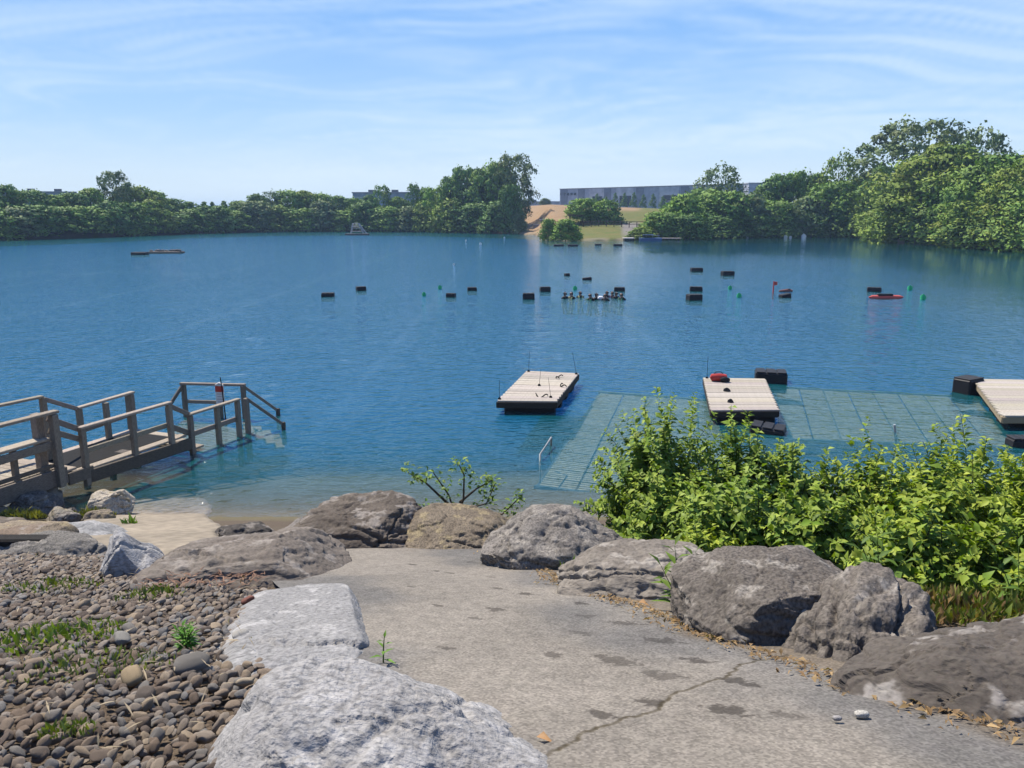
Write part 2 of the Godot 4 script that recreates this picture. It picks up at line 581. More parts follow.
func ground() -> void:
	var rings := PackedFloat32Array()
	var r := 0.35
	while r < 3600.0:
		rings.append(r)
		r += 0.12 if r < 14.0 else (0.5 if r < 24.0 else (4.0 if r < 100.0 else (1.6 if r < 262.0 else r * 0.08)))
	var bear := PackedFloat32Array()
	var a := -180.0
	while a < 180.01:
		bear.append(a)
		a += 0.3 if absf(a) < 45.0 - 0.2 else 3.0
	var nu := bear.size()
	var nv := rings.size()
	var P := PackedVector3Array()
	var C := PackedColorArray()
	P.resize(nu * nv)
	C.resize(nu * nv)
	var soil := Color(0.16, 0.12, 0.088)
	var sand := Color(0.24, 0.21, 0.125)
	var grass := Color(0.10, 0.14, 0.035)
	for j in nv:
		for i in nu:
			var th := deg_to_rad(bear[i])
			var x := sin(th) * rings[j]
			var d := cos(th) * rings[j]
			var y := land(x, d)
			var n1 := nz.get_noise_2d(x * 30.0, d * 30.0)
			if d < 14.0 and rings[j] < 40.0: y += 0.02 * nz.get_noise_2d(x * 90.0, d * 90.0) - 0.012
			P[j * nu + i] = Vector3(x, y, -d)
			var col := soil.lerp(Color(0.20, 0.16, 0.115), 0.5 + 0.6 * n1)
			if rings[j] < 60.0:
				if y < 0.25: col = col.lerp(sand, smooth(0.35, 0.0, y))
			else:
				col = Color(0.045, 0.05, 0.02).lerp(grass, clampf(0.5 + 0.8 * n1, 0, 1))
				var b := bear[i]
				if b > -1.5 and b < 14.0 and y > 0.05:
					var green := Color(0.16, 0.20, 0.045).lerp(Color(0.24, 0.22, 0.07), clampf(0.5 + n1, 0, 1))
					var tan := Color(0.46, 0.33, 0.19).lerp(Color(0.40, 0.26, 0.14), clampf(0.5 + n1, 0, 1))
					var up: float = rings[j] - shore(b)[0]
					var on_tan := smooth(3.6, 2.9, b + 0.4 * n1 - 0.012 * up)
					on_tan = maxf(on_tan, smooth(9.2, 8.4, b) * smooth(52.0, 62.0, up) * smooth(130.0, 100.0, up))
					col = green.lerp(tan, on_tan)
					var on_ramp := smooth(0.9, 0.5, absf(b - 8.6 + up * 0.012)) * smooth(36.0, 30.0, up)
					col = col.lerp(Color(0.30, 0.28, 0.26), on_ramp)
					if up < 2.0: col = col.lerp(Color(0.34, 0.30, 0.22), 0.7)
				elif b < -1.5 and b > -45.0 and y > 0.02 and y < 2.6:
					col = Color(0.05, 0.045, 0.035).lerp(Color(0.10, 0.09, 0.07), clampf(0.4 + 1.2 * nz.get_noise_3d(x * 20.0, y * 90.0, d * 20.0), 0, 1))
					if b > -26.5 and b < -24.5: col = col.lerp(Color(0.26, 0.19, 0.13), 0.7)
				elif b > 26.0 and b < 29.0 and y > 0.0 and y < 0.7: col = Color(0.42, 0.37, 0.30)
				if y < 0: col = Color(0.10, 0.10, 0.07)
			C[j * nu + i] = col
	var g := put("ground", sheet(P, nu, nv, C), M.soil)
	tag(g, "brown soil bank falling to the lake, with the wooded far banks", "ground", "", "structure")


func water() -> void:
	var holder := thing("water", "blue green quarry lake with small wind ripples", "lake")
	holder.set_meta("kind", "structure")
	var rings := PackedFloat32Array()
	var r := 8.5
	while r < 300.0:
		rings.append(r)
		r += 0.22 if r < 34.0 else (0.45 if r < 70.0 else 4.0)
	var bear := PackedFloat32Array()
	var a := -100.0
	while a < 100.01:
		bear.append(a)
		a += 0.32 if absf(a) < 42.0 else 2.0
	var nu := bear.size()
	var nv := rings.size()
	var P := PackedVector3Array()
	var C := PackedColorArray()
	P.resize(nu * nv)
	C.resize(nu * nv)
	C.fill(Color.WHITE)
	for j in nv:
		for i in nu:
			var th := deg_to_rad(bear[i])
			var x := sin(th) * rings[j]
			var d := cos(th) * rings[j]
			var y := 0.0
			if rings[j] < 75.0: y = 0.010 * smooth(75.0, 50.0, rings[j]) * (nz.get_noise_2d(x * 38.0 + d * 8.0, d * 75.0) + 0.5 * nz.get_noise_2d(x * 90.0, d * 170.0 - x * 20.0))
			P[j * nu + i] = Vector3(x, y, -d)
	var m := StandardMaterial3D.new()
	m.transparency = BaseMaterial3D.TRANSPARENCY_ALPHA
	m.albedo_color = Color(1, 1, 1, 0.0)
	m.roughness = 0.04
	m.metallic_specular = 0.44
	m.uv1_triplanar = true
	m.uv1_world_triplanar = true
	m.uv1_scale = Vector3(0.10, 0.15, 0.17)
	var t := noise_tex(FastNoiseLite.TYPE_SIMPLEX_SMOOTH, 0.016, 5, grey(0), grey(1), 1024, 31)
	t.as_normal_map = true
	t.bump_strength = 7.0
	m.normal_enabled = true
	m.normal_texture = t
	m.normal_scale = 1.0
	var whole := sheet(P, nu, nv, C)
	var arr := whole.surface_get_arrays(0)
	var ix: PackedInt32Array = arr[Mesh.ARRAY_INDEX]
	var zones := []
	for k in 10: zones.append(PackedInt32Array())
	for f in range(0, ix.size(), 6):
		var p := P[ix[f]]
		var r2 := sqrt(p.x * p.x + p.z * p.z)
		var b := rad_to_deg(atan2(p.x, -p.z))
		var gap: float = shore(b)[0] - r2
		# wind reaches the left of the lake; the right lies in the lee of its trees
		var lee := smooth(-10.0, 16.0, b) * smooth(130.0, 40.0, gap) + 0.35 * smooth(9.0, 3.0, gap) + 0.22 * nz.get_noise_2d(p.x * 1.6, p.z * 5.0) + 0.03 * sin(p.x * 37.7 + p.z * 91.3)
		(zones[clampi(int(lee * 10.0), 0, 9)]).append_array(ix.slice(f, f + 6))
	for k in 10:
		if zones[k].is_empty(): continue
		arr[Mesh.ARRAY_INDEX] = zones[k]
		var am := ArrayMesh.new()
		am.add_surface_from_arrays(Mesh.PRIMITIVE_TRIANGLES, arr)
		var mk: StandardMaterial3D = m.duplicate()
		mk.normal_scale = lerpf(1.0, 0.10, pow(k / 9.0, 0.8))
		mk.metallic_specular = lerpf(0.44, 0.5, k / 9.0)
		put("surface", am, mk, holder)
	# the murk of the water, two thin layers whose thickness follows the depth under them
	var mm := surf(lin(0.008, 0.108, 0.128), 1.0)
	mm.metallic_specular = 0.0
	mm.transparency = BaseMaterial3D.TRANSPARENCY_ALPHA
	var md := surf(lin(0.001, 0.056, 0.235), 1.0)
	md.metallic_specular = 0.0
	md.transparency = BaseMaterial3D.TRANSPARENCY_ALPHA
	for layer in 2:
		var y := -0.03 if layer == 0 else -0.95
		for j in nv:
			for i in nu:
				var p := P[j * nu + i]
				p.y = y
				P[j * nu + i] = p
				var depth := y - land(p.x, -p.z)
				if layer == 0: C[j * nu + i] = Color(1, 1, 1, 0.44 * (1.0 - exp(-4.5 * maxf(depth, 0.0))))
				else: C[j * nu + i] = Color(1, 1, 1, minf(0.985, 1.0 - exp(-2.2 * maxf(depth, 0.0))))
		put("murk", sheet(P, nu, nv, C), mm if layer == 0 else md, holder)


# ---------- the path and the ramp
func path_left(d: float) -> float:
	return lerp_pts([[0.4, -0.6], [2.0, -0.7], [3.1, -0.9], [4.8, -1.45], [6.2, -2.1], [6.9, -3.0], [8.6, -4.0]], d)


func rock_line(d: float) -> float:
	return lerp_pts([[1.6, 2.0], [2.2, 1.62], [2.84, 1.31], [3.26, 1.14], [3.69, 0.92], [4.49, 0.74], [5.23, 0.37], [6.07, 0.22], [7.5, -0.3], [8.0, -0.9]], d)


func path_right(d: float) -> float:
	return lerp_pts([[0.4, 2.6], [2.2, 2.0], [3.3, 1.6], [4.6, 1.1], [5.3, 0.7], [6.6, 0.4], [8.0, 0.0], [8.6, -0.4]], d)


func lerp_pts(a: Array, x: float) -> float:
	for i in a.size() - 1:
		if x <= a[i + 1][0]: return lerpf(a[i][1], a[i + 1][1], clampf((x - a[i][0]) / (a[i + 1][0] - a[i][0]), 0.0, 1.0))
	return a[-1][1]


func path() -> void:
	var n := 2048
	var f := FastNoiseLite.new()
	f.noise_type = FastNoiseLite.TYPE_CELLULAR
	f.cellular_return_type = FastNoiseLite.RETURN_CELL_VALUE
	f.frequency = 0.45
	f.fractal_type = FastNoiseLite.FRACTAL_NONE
	var im := f.get_image(n, n, false, false, true)
	f.noise_type = FastNoiseLite.TYPE_SIMPLEX_SMOOTH
	f.frequency = 0.03
	f.fractal_type = FastNoiseLite.FRACTAL_FBM
	f.fractal_octaves = 6
	var im2 := f.get_image(n, n, false, false, true)
	var A := im.get_data()
	var B := im2.get_data()
	var out := PackedByteArray()
	out.resize(n * n)
	for i in n * n:
		out[i] = clampi(142 + (A[i] * 52 >> 8) + (B[i] * 30 >> 8), 0, 255)
	var pic := Image.create_from_data(n, n, false, Image.FORMAT_L8, out)
	pic.convert(Image.FORMAT_RGBA8)
	# damp footprints and blotches, each an irregular dark patch
	rng.seed = 40
	var s := n / 8.0
	for sp in [[-0.35, 6.6, .13], [0.05, 6.2, .10], [-0.15, 5.7, .09], [0.25, 5.3, .08], [-0.5, 5.9, .09], [-0.85, 6.4, .1], [0.1, 4.9, .12], [0.42, 4.55, .11], [-0.1, 4.35, .13], [-0.2, 4.1, .09], [0.42, 4.15, .12], [-0.45, 4.5, .08], [0.62, 3.95, .16], [0.35, 3.75, .12], [0.72, 3.55, .17], [0.18, 3.3, .12], [0.45, 3.2, .2], [0.82, 3.2, .12], [0.62, 2.95, .18], [0.9, 2.85, .13], [0.5, 2.6, .11], [0.75, 2.5, .15], [-0.7, 5.2, .07], [-0.3, 3.4, .08], [0.95, 2.45, .1], [0.3, 2.45, .1], [-0.62, 6.0, .09], [-0.1, 5.1, .1]]:
		var R: float = sp[2] * s * 0.8
		var W := int(R * 2.4)
		var st := Image.create(W, W, false, Image.FORMAT_RGBA8)
		var ang := rng.randf_range(0.3, 1.2)
		var o := rng.randf() * 100.0
		var rng_a := rng.randf_range(0.28, 0.6)
		for y in W:
			for x in W:
				var q := (Vector2(x, y) - Vector2(W, W) * 0.5).rotated(ang) / R
				q.y *= 1.7
				var e := q.length() + 0.7 * nz2.get_noise_2d(x / s * 14.0 + o, y / s * 14.0) + 0.2 * nz2.get_noise_2d(x / s * 50.0 + o, y / s * 50.0)
				st.set_pixel(x, y, Color(0.30, 0.29, 0.28, rng_a * smooth(0.80, 0.5, e)))
		pic.blend_rect(st, Rect2i(0, 0, W, W), Vector2i(int((sp[0] + 4.0) * s - W / 2.0), int((sp[1] + 0.0) * s - W / 2.0)))
	# the crack that runs across from the boulders to the near edge
	var cr := Image.create(64, 64, false, Image.FORMAT_RGBA8)
	for y in 64:
		for x in 64: cr.set_pixel(x, y, Color(0.32, 0.29, 0.2, 0.16 * smooth(3.4, 0.4, Vector2(x - 32, y - 32).length() + 1.6 * nz2.get_noise_2d(x * 0.4, y * 0.4))))
	var L := [[1.25, 3.3], [0.98, 3.12], [0.86, 2.92], [0.62, 2.72], [0.5, 2.5], [0.3, 2.34], [0.12, 2.12], [-0.1, 1.8]]
	for i in L.size() - 1:
		for k in 90:
			var t := k / 90.0
			var x := lerpf(L[i][0], L[i + 1][0], t)
			var d := lerpf(L[i][1], L[i + 1][1], t)
			x += 0.022 * nz2.get_noise_2d(x * 9.0, d * 9.0)
			d += 0.03 * nz2.get_noise_2d(x * 7.0 + 50, d * 7.0)
			pic.blend_rect(cr, Rect2i(0, 0, 64, 64), Vector2i(int((x + 4.0) * s) - 32, int(d * s) - 32))
	var m: StandardMaterial3D = M.asphalt
	m.albedo_texture = ImageTexture.create_from_image(pic)
	m.heightmap_enabled = true
	m.heightmap_texture = m.albedo_texture
	m.heightmap_scale = 0.9
	var nu := 90
	var nv := 170
	var P := PackedVector3Array()
	var C := PackedColorArray()
	var UV := PackedVector2Array()
	for j in nv:
		var d := lerpf(0.4, 8.6, j / (nv - 1.0))
		var a := path_left(d)
		var b := path_right(d)
		for i in nu:
			var t := i / (nu - 1.0)
			var x := lerpf(a, b, t)
			var y := bank(d) + 0.03 + 0.012 * nz.get_noise_2d(x * 80.0, d * 80.0)
			P.append(Vector3(x, y, -d))
			UV.append(Vector2((x + 4.0) / 8.0, d / 8.0))
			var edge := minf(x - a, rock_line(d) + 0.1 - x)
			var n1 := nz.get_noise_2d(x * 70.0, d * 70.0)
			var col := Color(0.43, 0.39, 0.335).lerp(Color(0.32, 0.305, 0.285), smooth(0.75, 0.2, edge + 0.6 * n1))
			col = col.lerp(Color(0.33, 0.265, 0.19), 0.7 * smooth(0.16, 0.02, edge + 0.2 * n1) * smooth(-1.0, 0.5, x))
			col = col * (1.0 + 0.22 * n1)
			C.append(col)
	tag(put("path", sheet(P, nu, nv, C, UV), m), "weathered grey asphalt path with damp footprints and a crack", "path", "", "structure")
	P = PackedVector3Array()
	C = PackedColorArray()
	nu = 40
	nv = 60
	for j in nv:
		var d := lerpf(6.4, 14.6, j / (nv - 1.0))
		for i in nu:
			var t := i / (nu - 1.0)
			var x := lerpf(lerpf(-4.4, -7.0, (d - 7.5) / 5.0) + 0.25 * nz.get_noise_2d(5, d * 60.0), lerpf(-2.8, -4.9, (d - 7.5) / 5.0) + 0.2 * nz.get_noise_2d(90, d * 60.0), t)
			P.append(Vector3(x, bank(d) + 0.075 - 0.05 * smooth(12.0, 13.0, d) - 0.14 * smooth(7.6, 6.8, d) - 0.12 * smooth(0.06, 0.0, minf(t, 1.0 - t)), -d))
			C.append(Color(0.42, 0.355, 0.265) * (1.0 + 0.25 * nz.get_noise_2d(x * 60.0, d * 60.0)))
	tag(put("ramp", sheet(P, nu, nv, C), M.concrete), "pale beige concrete ramp running down into the shallow water", "ramp", "", "structure")


# ---------- boulders
func boulders() -> void:
	var W := {"low": Color(0.30, 0.292, 0.285), "high": Color(0.42, 0.41, 0.40), "spot": Color(0.50, 0.49, 0.48), "spots": 0.05, "block": 0.25, "crag": 0.25, "cuts": 20, "shave": 0.74, "cracks": 2, "lump": 0.022}
	var G := {"low": Color(0.13, 0.115, 0.10), "high": Color(0.27, 0.24, 0.21), "spot": Color(0.40, 0.37, 0.33), "spots": 0.03, "block": 0.5, "cuts": 17, "shave": 0.70, "lump": 0.016, "cracks": 4}
	var B := {"block": 0.5, "cuts": 16, "shave": 0.72, "lump": 0.016, "cracks": 3, "low": Color(0.085, 0.070, 0.058), "high": Color(0.20, 0.17, 0.14), "spot": Color(0.33, 0.30, 0.27), "spots": 0.03}
	var T := {"cuts": 16, "shave": 0.70, "lump": 0.016, "cracks": 3, "block": 0.5, "low": Color(0.19, 0.155, 0.115), "high": Color(0.36, 0.30, 0.225), "spot": Color(0.40, 0.33, 0.2), "spots": 0.06}
	var up := Vector3(0.1, 1, -0.3)
	boulder("pale grey jagged boulder at the near end of the path's left edge", -0.38, 3.16, 2.06, -20, M.white_rock, W.merged({"size": Vector3(1.60, 0.84, 1.12), "seed": 1, "level": 7, "pow": 2.6, "xs": [0.60, 1.10, 1.0, 0.88, 0.80], "zs": [1.0, 1.0, 0.95], "strata": [Vector3(0.7, 0.5, 0.4), 0.16, 0.012], "rough": 0.9}, true))
	boulder("light grey flat-topped slab between the pale boulder and the brown slab", -1.20, 2.585, 4.06, 14, M.white_rock, W.merged({"size": Vector3(0.80, 0.52, 2.3), "seed": 2, "level": 6, "pow": 6.0, "xs": [0.92, 1, 1, 1, 0.98], "strata": [Vector3(0.2, 0.5, 1), 0.10, 0.0], "shave": 0.93, "cracks": 1, "rough": 0.6, "low": Color(0.29, 0.285, 0.28), "high": Color(0.37, 0.365, 0.36), "pitch": -17.0}, true))
	boulder("wide brown-grey slab lying between the pebbles and the ramp", -2.24, 2.08, 6.1, 8, M.brown_rock, B.merged({"size": Vector3(1.80, 0.64, 2.0), "seed": 3, "level": 6, "pow": 3.6, "xs": [0.75, 0.95, 1.0, 1.05, 0.9], "zs": [1.0, 1.0, 0.8], "strata": [up, 0.12, 0.02], "low": Color(0.13, 0.11, 0.095), "high": Color(0.25, 0.22, 0.19), "pitch": -10.0}, true))
	boulder("small upright grey and black pointed boulder standing at the pebbles' far edge", -2.95, 2.10, 6.05, 20, M.white_rock, W.merged({"size": Vector3(0.86, 0.74, 0.6), "seed": 4, "level": 5, "pow": 2.6, "xs": [0.75, 1.15, 0.8, 0.45, 0.25], "strata": [Vector3(0.8, 0.5, 0.1), 0.08, 0.02], "spots": 0.2, "low": Color(0.18, 0.18, 0.19)}, true))
	boulder("low blue-grey slab boulder beside the ramp, layered", -5.3, 1.16, 8.7, 10, M.white_rock, W.merged({"size": Vector3(1.9, 0.42, 1.2), "seed": 5, "level": 5, "pow": 3.0, "xs": [0.3, 0.7, 1.0, 1.1, 0.7], "low": Color(0.22, 0.22, 0.22), "high": Color(0.36, 0.36, 0.355)}, true), "boulder", "rocks along the shore")
	boulder("cream-coloured blocky rock at the water's edge below the dock", -6.75, 0.12, 12.75, -10, M.grey_rock, T.merged({"size": Vector3(0.85, 0.6, 0.6), "seed": 6, "level": 5, "xs": [0.85, 1, 0.95, 1.1, 0.9], "low": Color(0.50, 0.44, 0.35), "high": Color(0.70, 0.63, 0.52), "under": 0.3}, true), "boulder", "rocks along the shore")
	boulder("dark grey rounded rock right under the dock's concrete footing", -8.0, 0.10, 12.7, 5, M.grey_rock, G.merged({"size": Vector3(0.95, 0.62, 0.7), "seed": 7, "level": 5, "pow": 2.6}, true), "boulder", "rocks along the shore")
	boulder("light grey rounded rock between the dark rock and the cream rock", -7.1, 0.16, 12.1, 25, M.grey_rock, T.merged({"size": Vector3(0.62, 0.5, 0.6), "seed": 8, "level": 5, "low": Color(0.30, 0.27, 0.22), "high": Color(0.46, 0.42, 0.35), "pow": 2.4, "xs": [0.9, 1.1, 0.9, 0.7, 0.5]}, true), "boulder", "rocks along the shore")
	boulder("almost black low rock at the ramp's right edge", -3.2, 1.14, 9.1, -6, M.brown_rock, B.merged({"size": Vector3(0.80, 0.42, 0.6), "seed": 9, "level": 5, "pow": 2.6, "xs": [0.9, 1.0, 1, 0.95, 0.85], "low": Color(0.045, 0.04, 0.038), "high": Color(0.11, 0.10, 0.09)}, true), "boulder", "boulders along the path's far end")
	boulder("pale streaked flat rock leaning on the dark layered boulder", -2.6, 1.02, 9.3, 14, M.grey_rock, G.merged({"size": Vector3(0.95, 0.52, 0.8), "seed": 10, "level": 5, "pow": 3.0, "xs": [0.35, 0.65, 0.95, 1.1, 1.1], "low": Color(0.20, 0.18, 0.165), "high": Color(0.36, 0.33, 0.30)}, true), "boulder", "boulders along the path's far end")
	boulder("dark brown layered boulder at the path's far left corner", -1.66, 1.55, 8.1, 8, M.brown_rock, B.merged({"size": Vector3(1.46, 0.70, 1.2), "seed": 11, "level": 6, "pow": 4.2, "xs": [0.72, 0.9, 0.98, 1.05, 1.0], "zs": [1.1, 1.0, 0.75], "strata": [Vector3(0.15, 1, -0.25), 0.10, 0.035], "under": 0.25}, true), "boulder", "boulders along the path's far end")
	boulder("tan and grey boulder closing the path's far end", -0.62, 1.52, 8.05, -5, M.grey_rock, T.merged({"size": Vector3(1.34, 0.62, 1.1), "seed": 12, "level": 6, "pow": 4.2, "xs": [0.85, 1.02, 1.0, 0.95, 0.8], "zs": [1.05, 1.0, 0.8], "under": 0.35}, true), "boulder", "boulders along the path's far end")
	boulder("white-streaked grey boulder, its top sloping down to the flat-topped boulder", 0.48, 2.06, 6.5, -14, M.grey_rock, G.merged({"size": Vector3(1.46, 0.66, 1.05), "seed": 13, "level": 6, "pow": 4.0, "xs": [0.82, 1.08, 1.08, 0.8, 0.5], "zs": [1.0, 1.0, 0.85], "strata": [Vector3(0.5, 0.8, 0.3), 0.13, 0.03], "spots": 0.14, "low": Color(0.14, 0.128, 0.115), "high": Color(0.31, 0.285, 0.26)}, true))
	boulder("flat-topped boulder with a deep shaded front face", 0.90, 2.47, 5.10, -3, M.brown_rock, G.merged({"size": Vector3(1.16, 0.46, 0.95), "seed": 14, "level": 6, "pow": 5.0, "xs": [0.72, 0.98, 1.02, 1.0, 0.92], "zs": [1.0, 1.0, 0.92], "under": 0.55, "strata": [Vector3(0.05, 1, -0.1), 0.07, 0.02], "low": Color(0.16, 0.14, 0.12), "high": Color(0.33, 0.30, 0.26)}, true))
	boulder("big grey boulder with a deep shadowed notch on its right side", 1.36, 2.89, 3.86, 4, M.grey_rock, G.merged({"size": Vector3(0.92, 0.60, 0.9), "seed": 15, "level": 6, "pow": 5.5, "xs": [1.0, 1.05, 1.02, 1.0, 0.9], "rough": 1.1, "planes": [[Vector3(0.8, -0.55, 0.35).normalized(), 0.25], [Vector3(0.1, 0.25, 1).normalized(), 0.86]]}, true))
	boulder("broken grey boulder with a craggy face, wedged against the notched boulder", 1.60, 2.95, 3.36, -22, M.grey_rock, G.merged({"size": Vector3(0.88, 0.60, 0.78), "seed": 16, "level": 6, "pow": 4.2, "xs": [0.42, 0.82, 1.12, 1.08, 0.72], "zs": [1.15, 0.95, 0.55], "rough": 1.3, "strata": [Vector3(0.4, 0.8, 0.5), 0.11, 0.03]}, true))
	boulder("large smooth brown-grey boulder with white scuffs, cut by the photo's right edge", 2.12, 3.23, 2.54, -14, M.brown_rock, B.merged({"size": Vector3(1.86, 0.56, 1.0), "seed": 17, "level": 7, "pow": 3.6, "xs": [0.55, 0.88, 0.98, 1.05, 1.1], "zs": [1.05, 1.0, 0.8], "spots": 0.04, "spot": Color(0.34, 0.32, 0.30), "strata": [Vector3(0.15, 1, 0.2), 0.13, 0.018], "low": Color(0.085, 0.074, 0.064), "high": Color(0.155, 0.137, 0.12), "under": 0.4}, true))
	# the flat rocks and the timber by the dock's landing
	boulder("flat tan ledge rock beside the dock's landing", -6.6, 0.48, 10.3, 15, M.brown_rock, T.merged({"size": Vector3(2.2, 0.6, 1.3), "seed": 18, "level": 5, "pow": 3.5, "strata": [Vector3(0.05, 1, 0), 0.07, 0.03]}, true), "boulder", "rocks along the shore")
	boulder("low grey rock half buried in front of the timber", -4.45, 1.66, 7.3, -10, M.grey_rock, G.merged({"size": Vector3(1.2, 0.5, 0.7), "seed": 19, "level": 5, "low": Color(0.18, 0.17, 0.155), "high": Color(0.28, 0.265, 0.245)}, true), "boulder", "rocks along the shore")
	boulder("brown flat rock at the photo's left edge above the timber", -7.6, 0.42, 10.8, -5, M.brown_rock, B.merged({"size": Vector3(1.5, 0.55, 1.0), "seed": 20, "level": 4}, true), "boulder", "rocks along the shore")
	boulder("dark small rock in the gap between the pointed boulder and the brown slab", -2.95, 1.62, 7.2, 30, M.grey_rock, B.merged({"size": Vector3(0.55, 0.4, 0.5), "seed": 22, "level": 4}, true), "boulder", "rocks along the shore")
	boulder("reddish brown flat rock behind the pebbles, next to the low grey rock", -6.0, 1.10, 8.9, 12, M.brown_rock, B.merged({"size": Vector3(1.3, 0.42, 0.8), "seed": 23, "level": 4, "low": Color(0.15, 0.11, 0.08), "high": Color(0.27, 0.21, 0.16)}, true), "boulder", "rocks along the shore")
	var small := [["small tan rock between the cream rock and the blue-grey slab", -6.2, 11.4, 0.42], ["small grey rock at the cream rock's left foot", -7.35, 12.5, 0.34], ["small brown rock at the photo's left edge under the dock's beam", -8.35, 12.3, 0.45], ["small pale rock before the weeds beside the cream rock", -6.75, 11.5, 0.36], ["flat brown rock at the end of the timber", -4.9, 8.05, 0.5], ["small dark rock between the timber and the low grey rock", -5.35, 7.6, 0.36]]
	for k in small.size():
		var q: Array = small[k]
		boulder(q[0], q[1], bank(q[2]) + q[3] * 0.15, q[2], k * 57.0, M.grey_rock, (T if k % 2 == 0 else G).merged({"size": Vector3(q[3], q[3] * 0.6, q[3] * 0.8), "seed": 40 + k, "level": 4, "rough": 0.5, "strata": [Vector3.UP, 0.1, 0.008]}, true), "boulder", "rocks along the shore")
	var tb := MB.new()
	tb.beam(V(-6.6, 1.86, 7.3), V(-4.5, 1.84, 7.35), 0.16, 0.13, Color(0.035, 0.03, 0.027), 0.02)
	tag(part("timber", tb, M.wood, self), "dark square timber lying along the top of the shore rocks", "timber")


# ---------- river stones
const STONE_TONES := [[0.23, 0.175, 0.13], [0.31, 0.245, 0.185], [0.17, 0.13, 0.10], [0.38, 0.305, 0.22], [0.25, 0.235, 0.215], [0.33, 0.28, 0.23], [0.185, 0.155, 0.13]]


func stone_edge(d: float) -> float:
	return lerp_pts([[1.5, -0.6], [2.4, -0.78], [3.2, -1.02], [4.0, -1.40], [5.0, -1.66], [5.4, -2.2], [6.0, -2.9], [7.0, -3.6], [8.2, -4.4]], d)


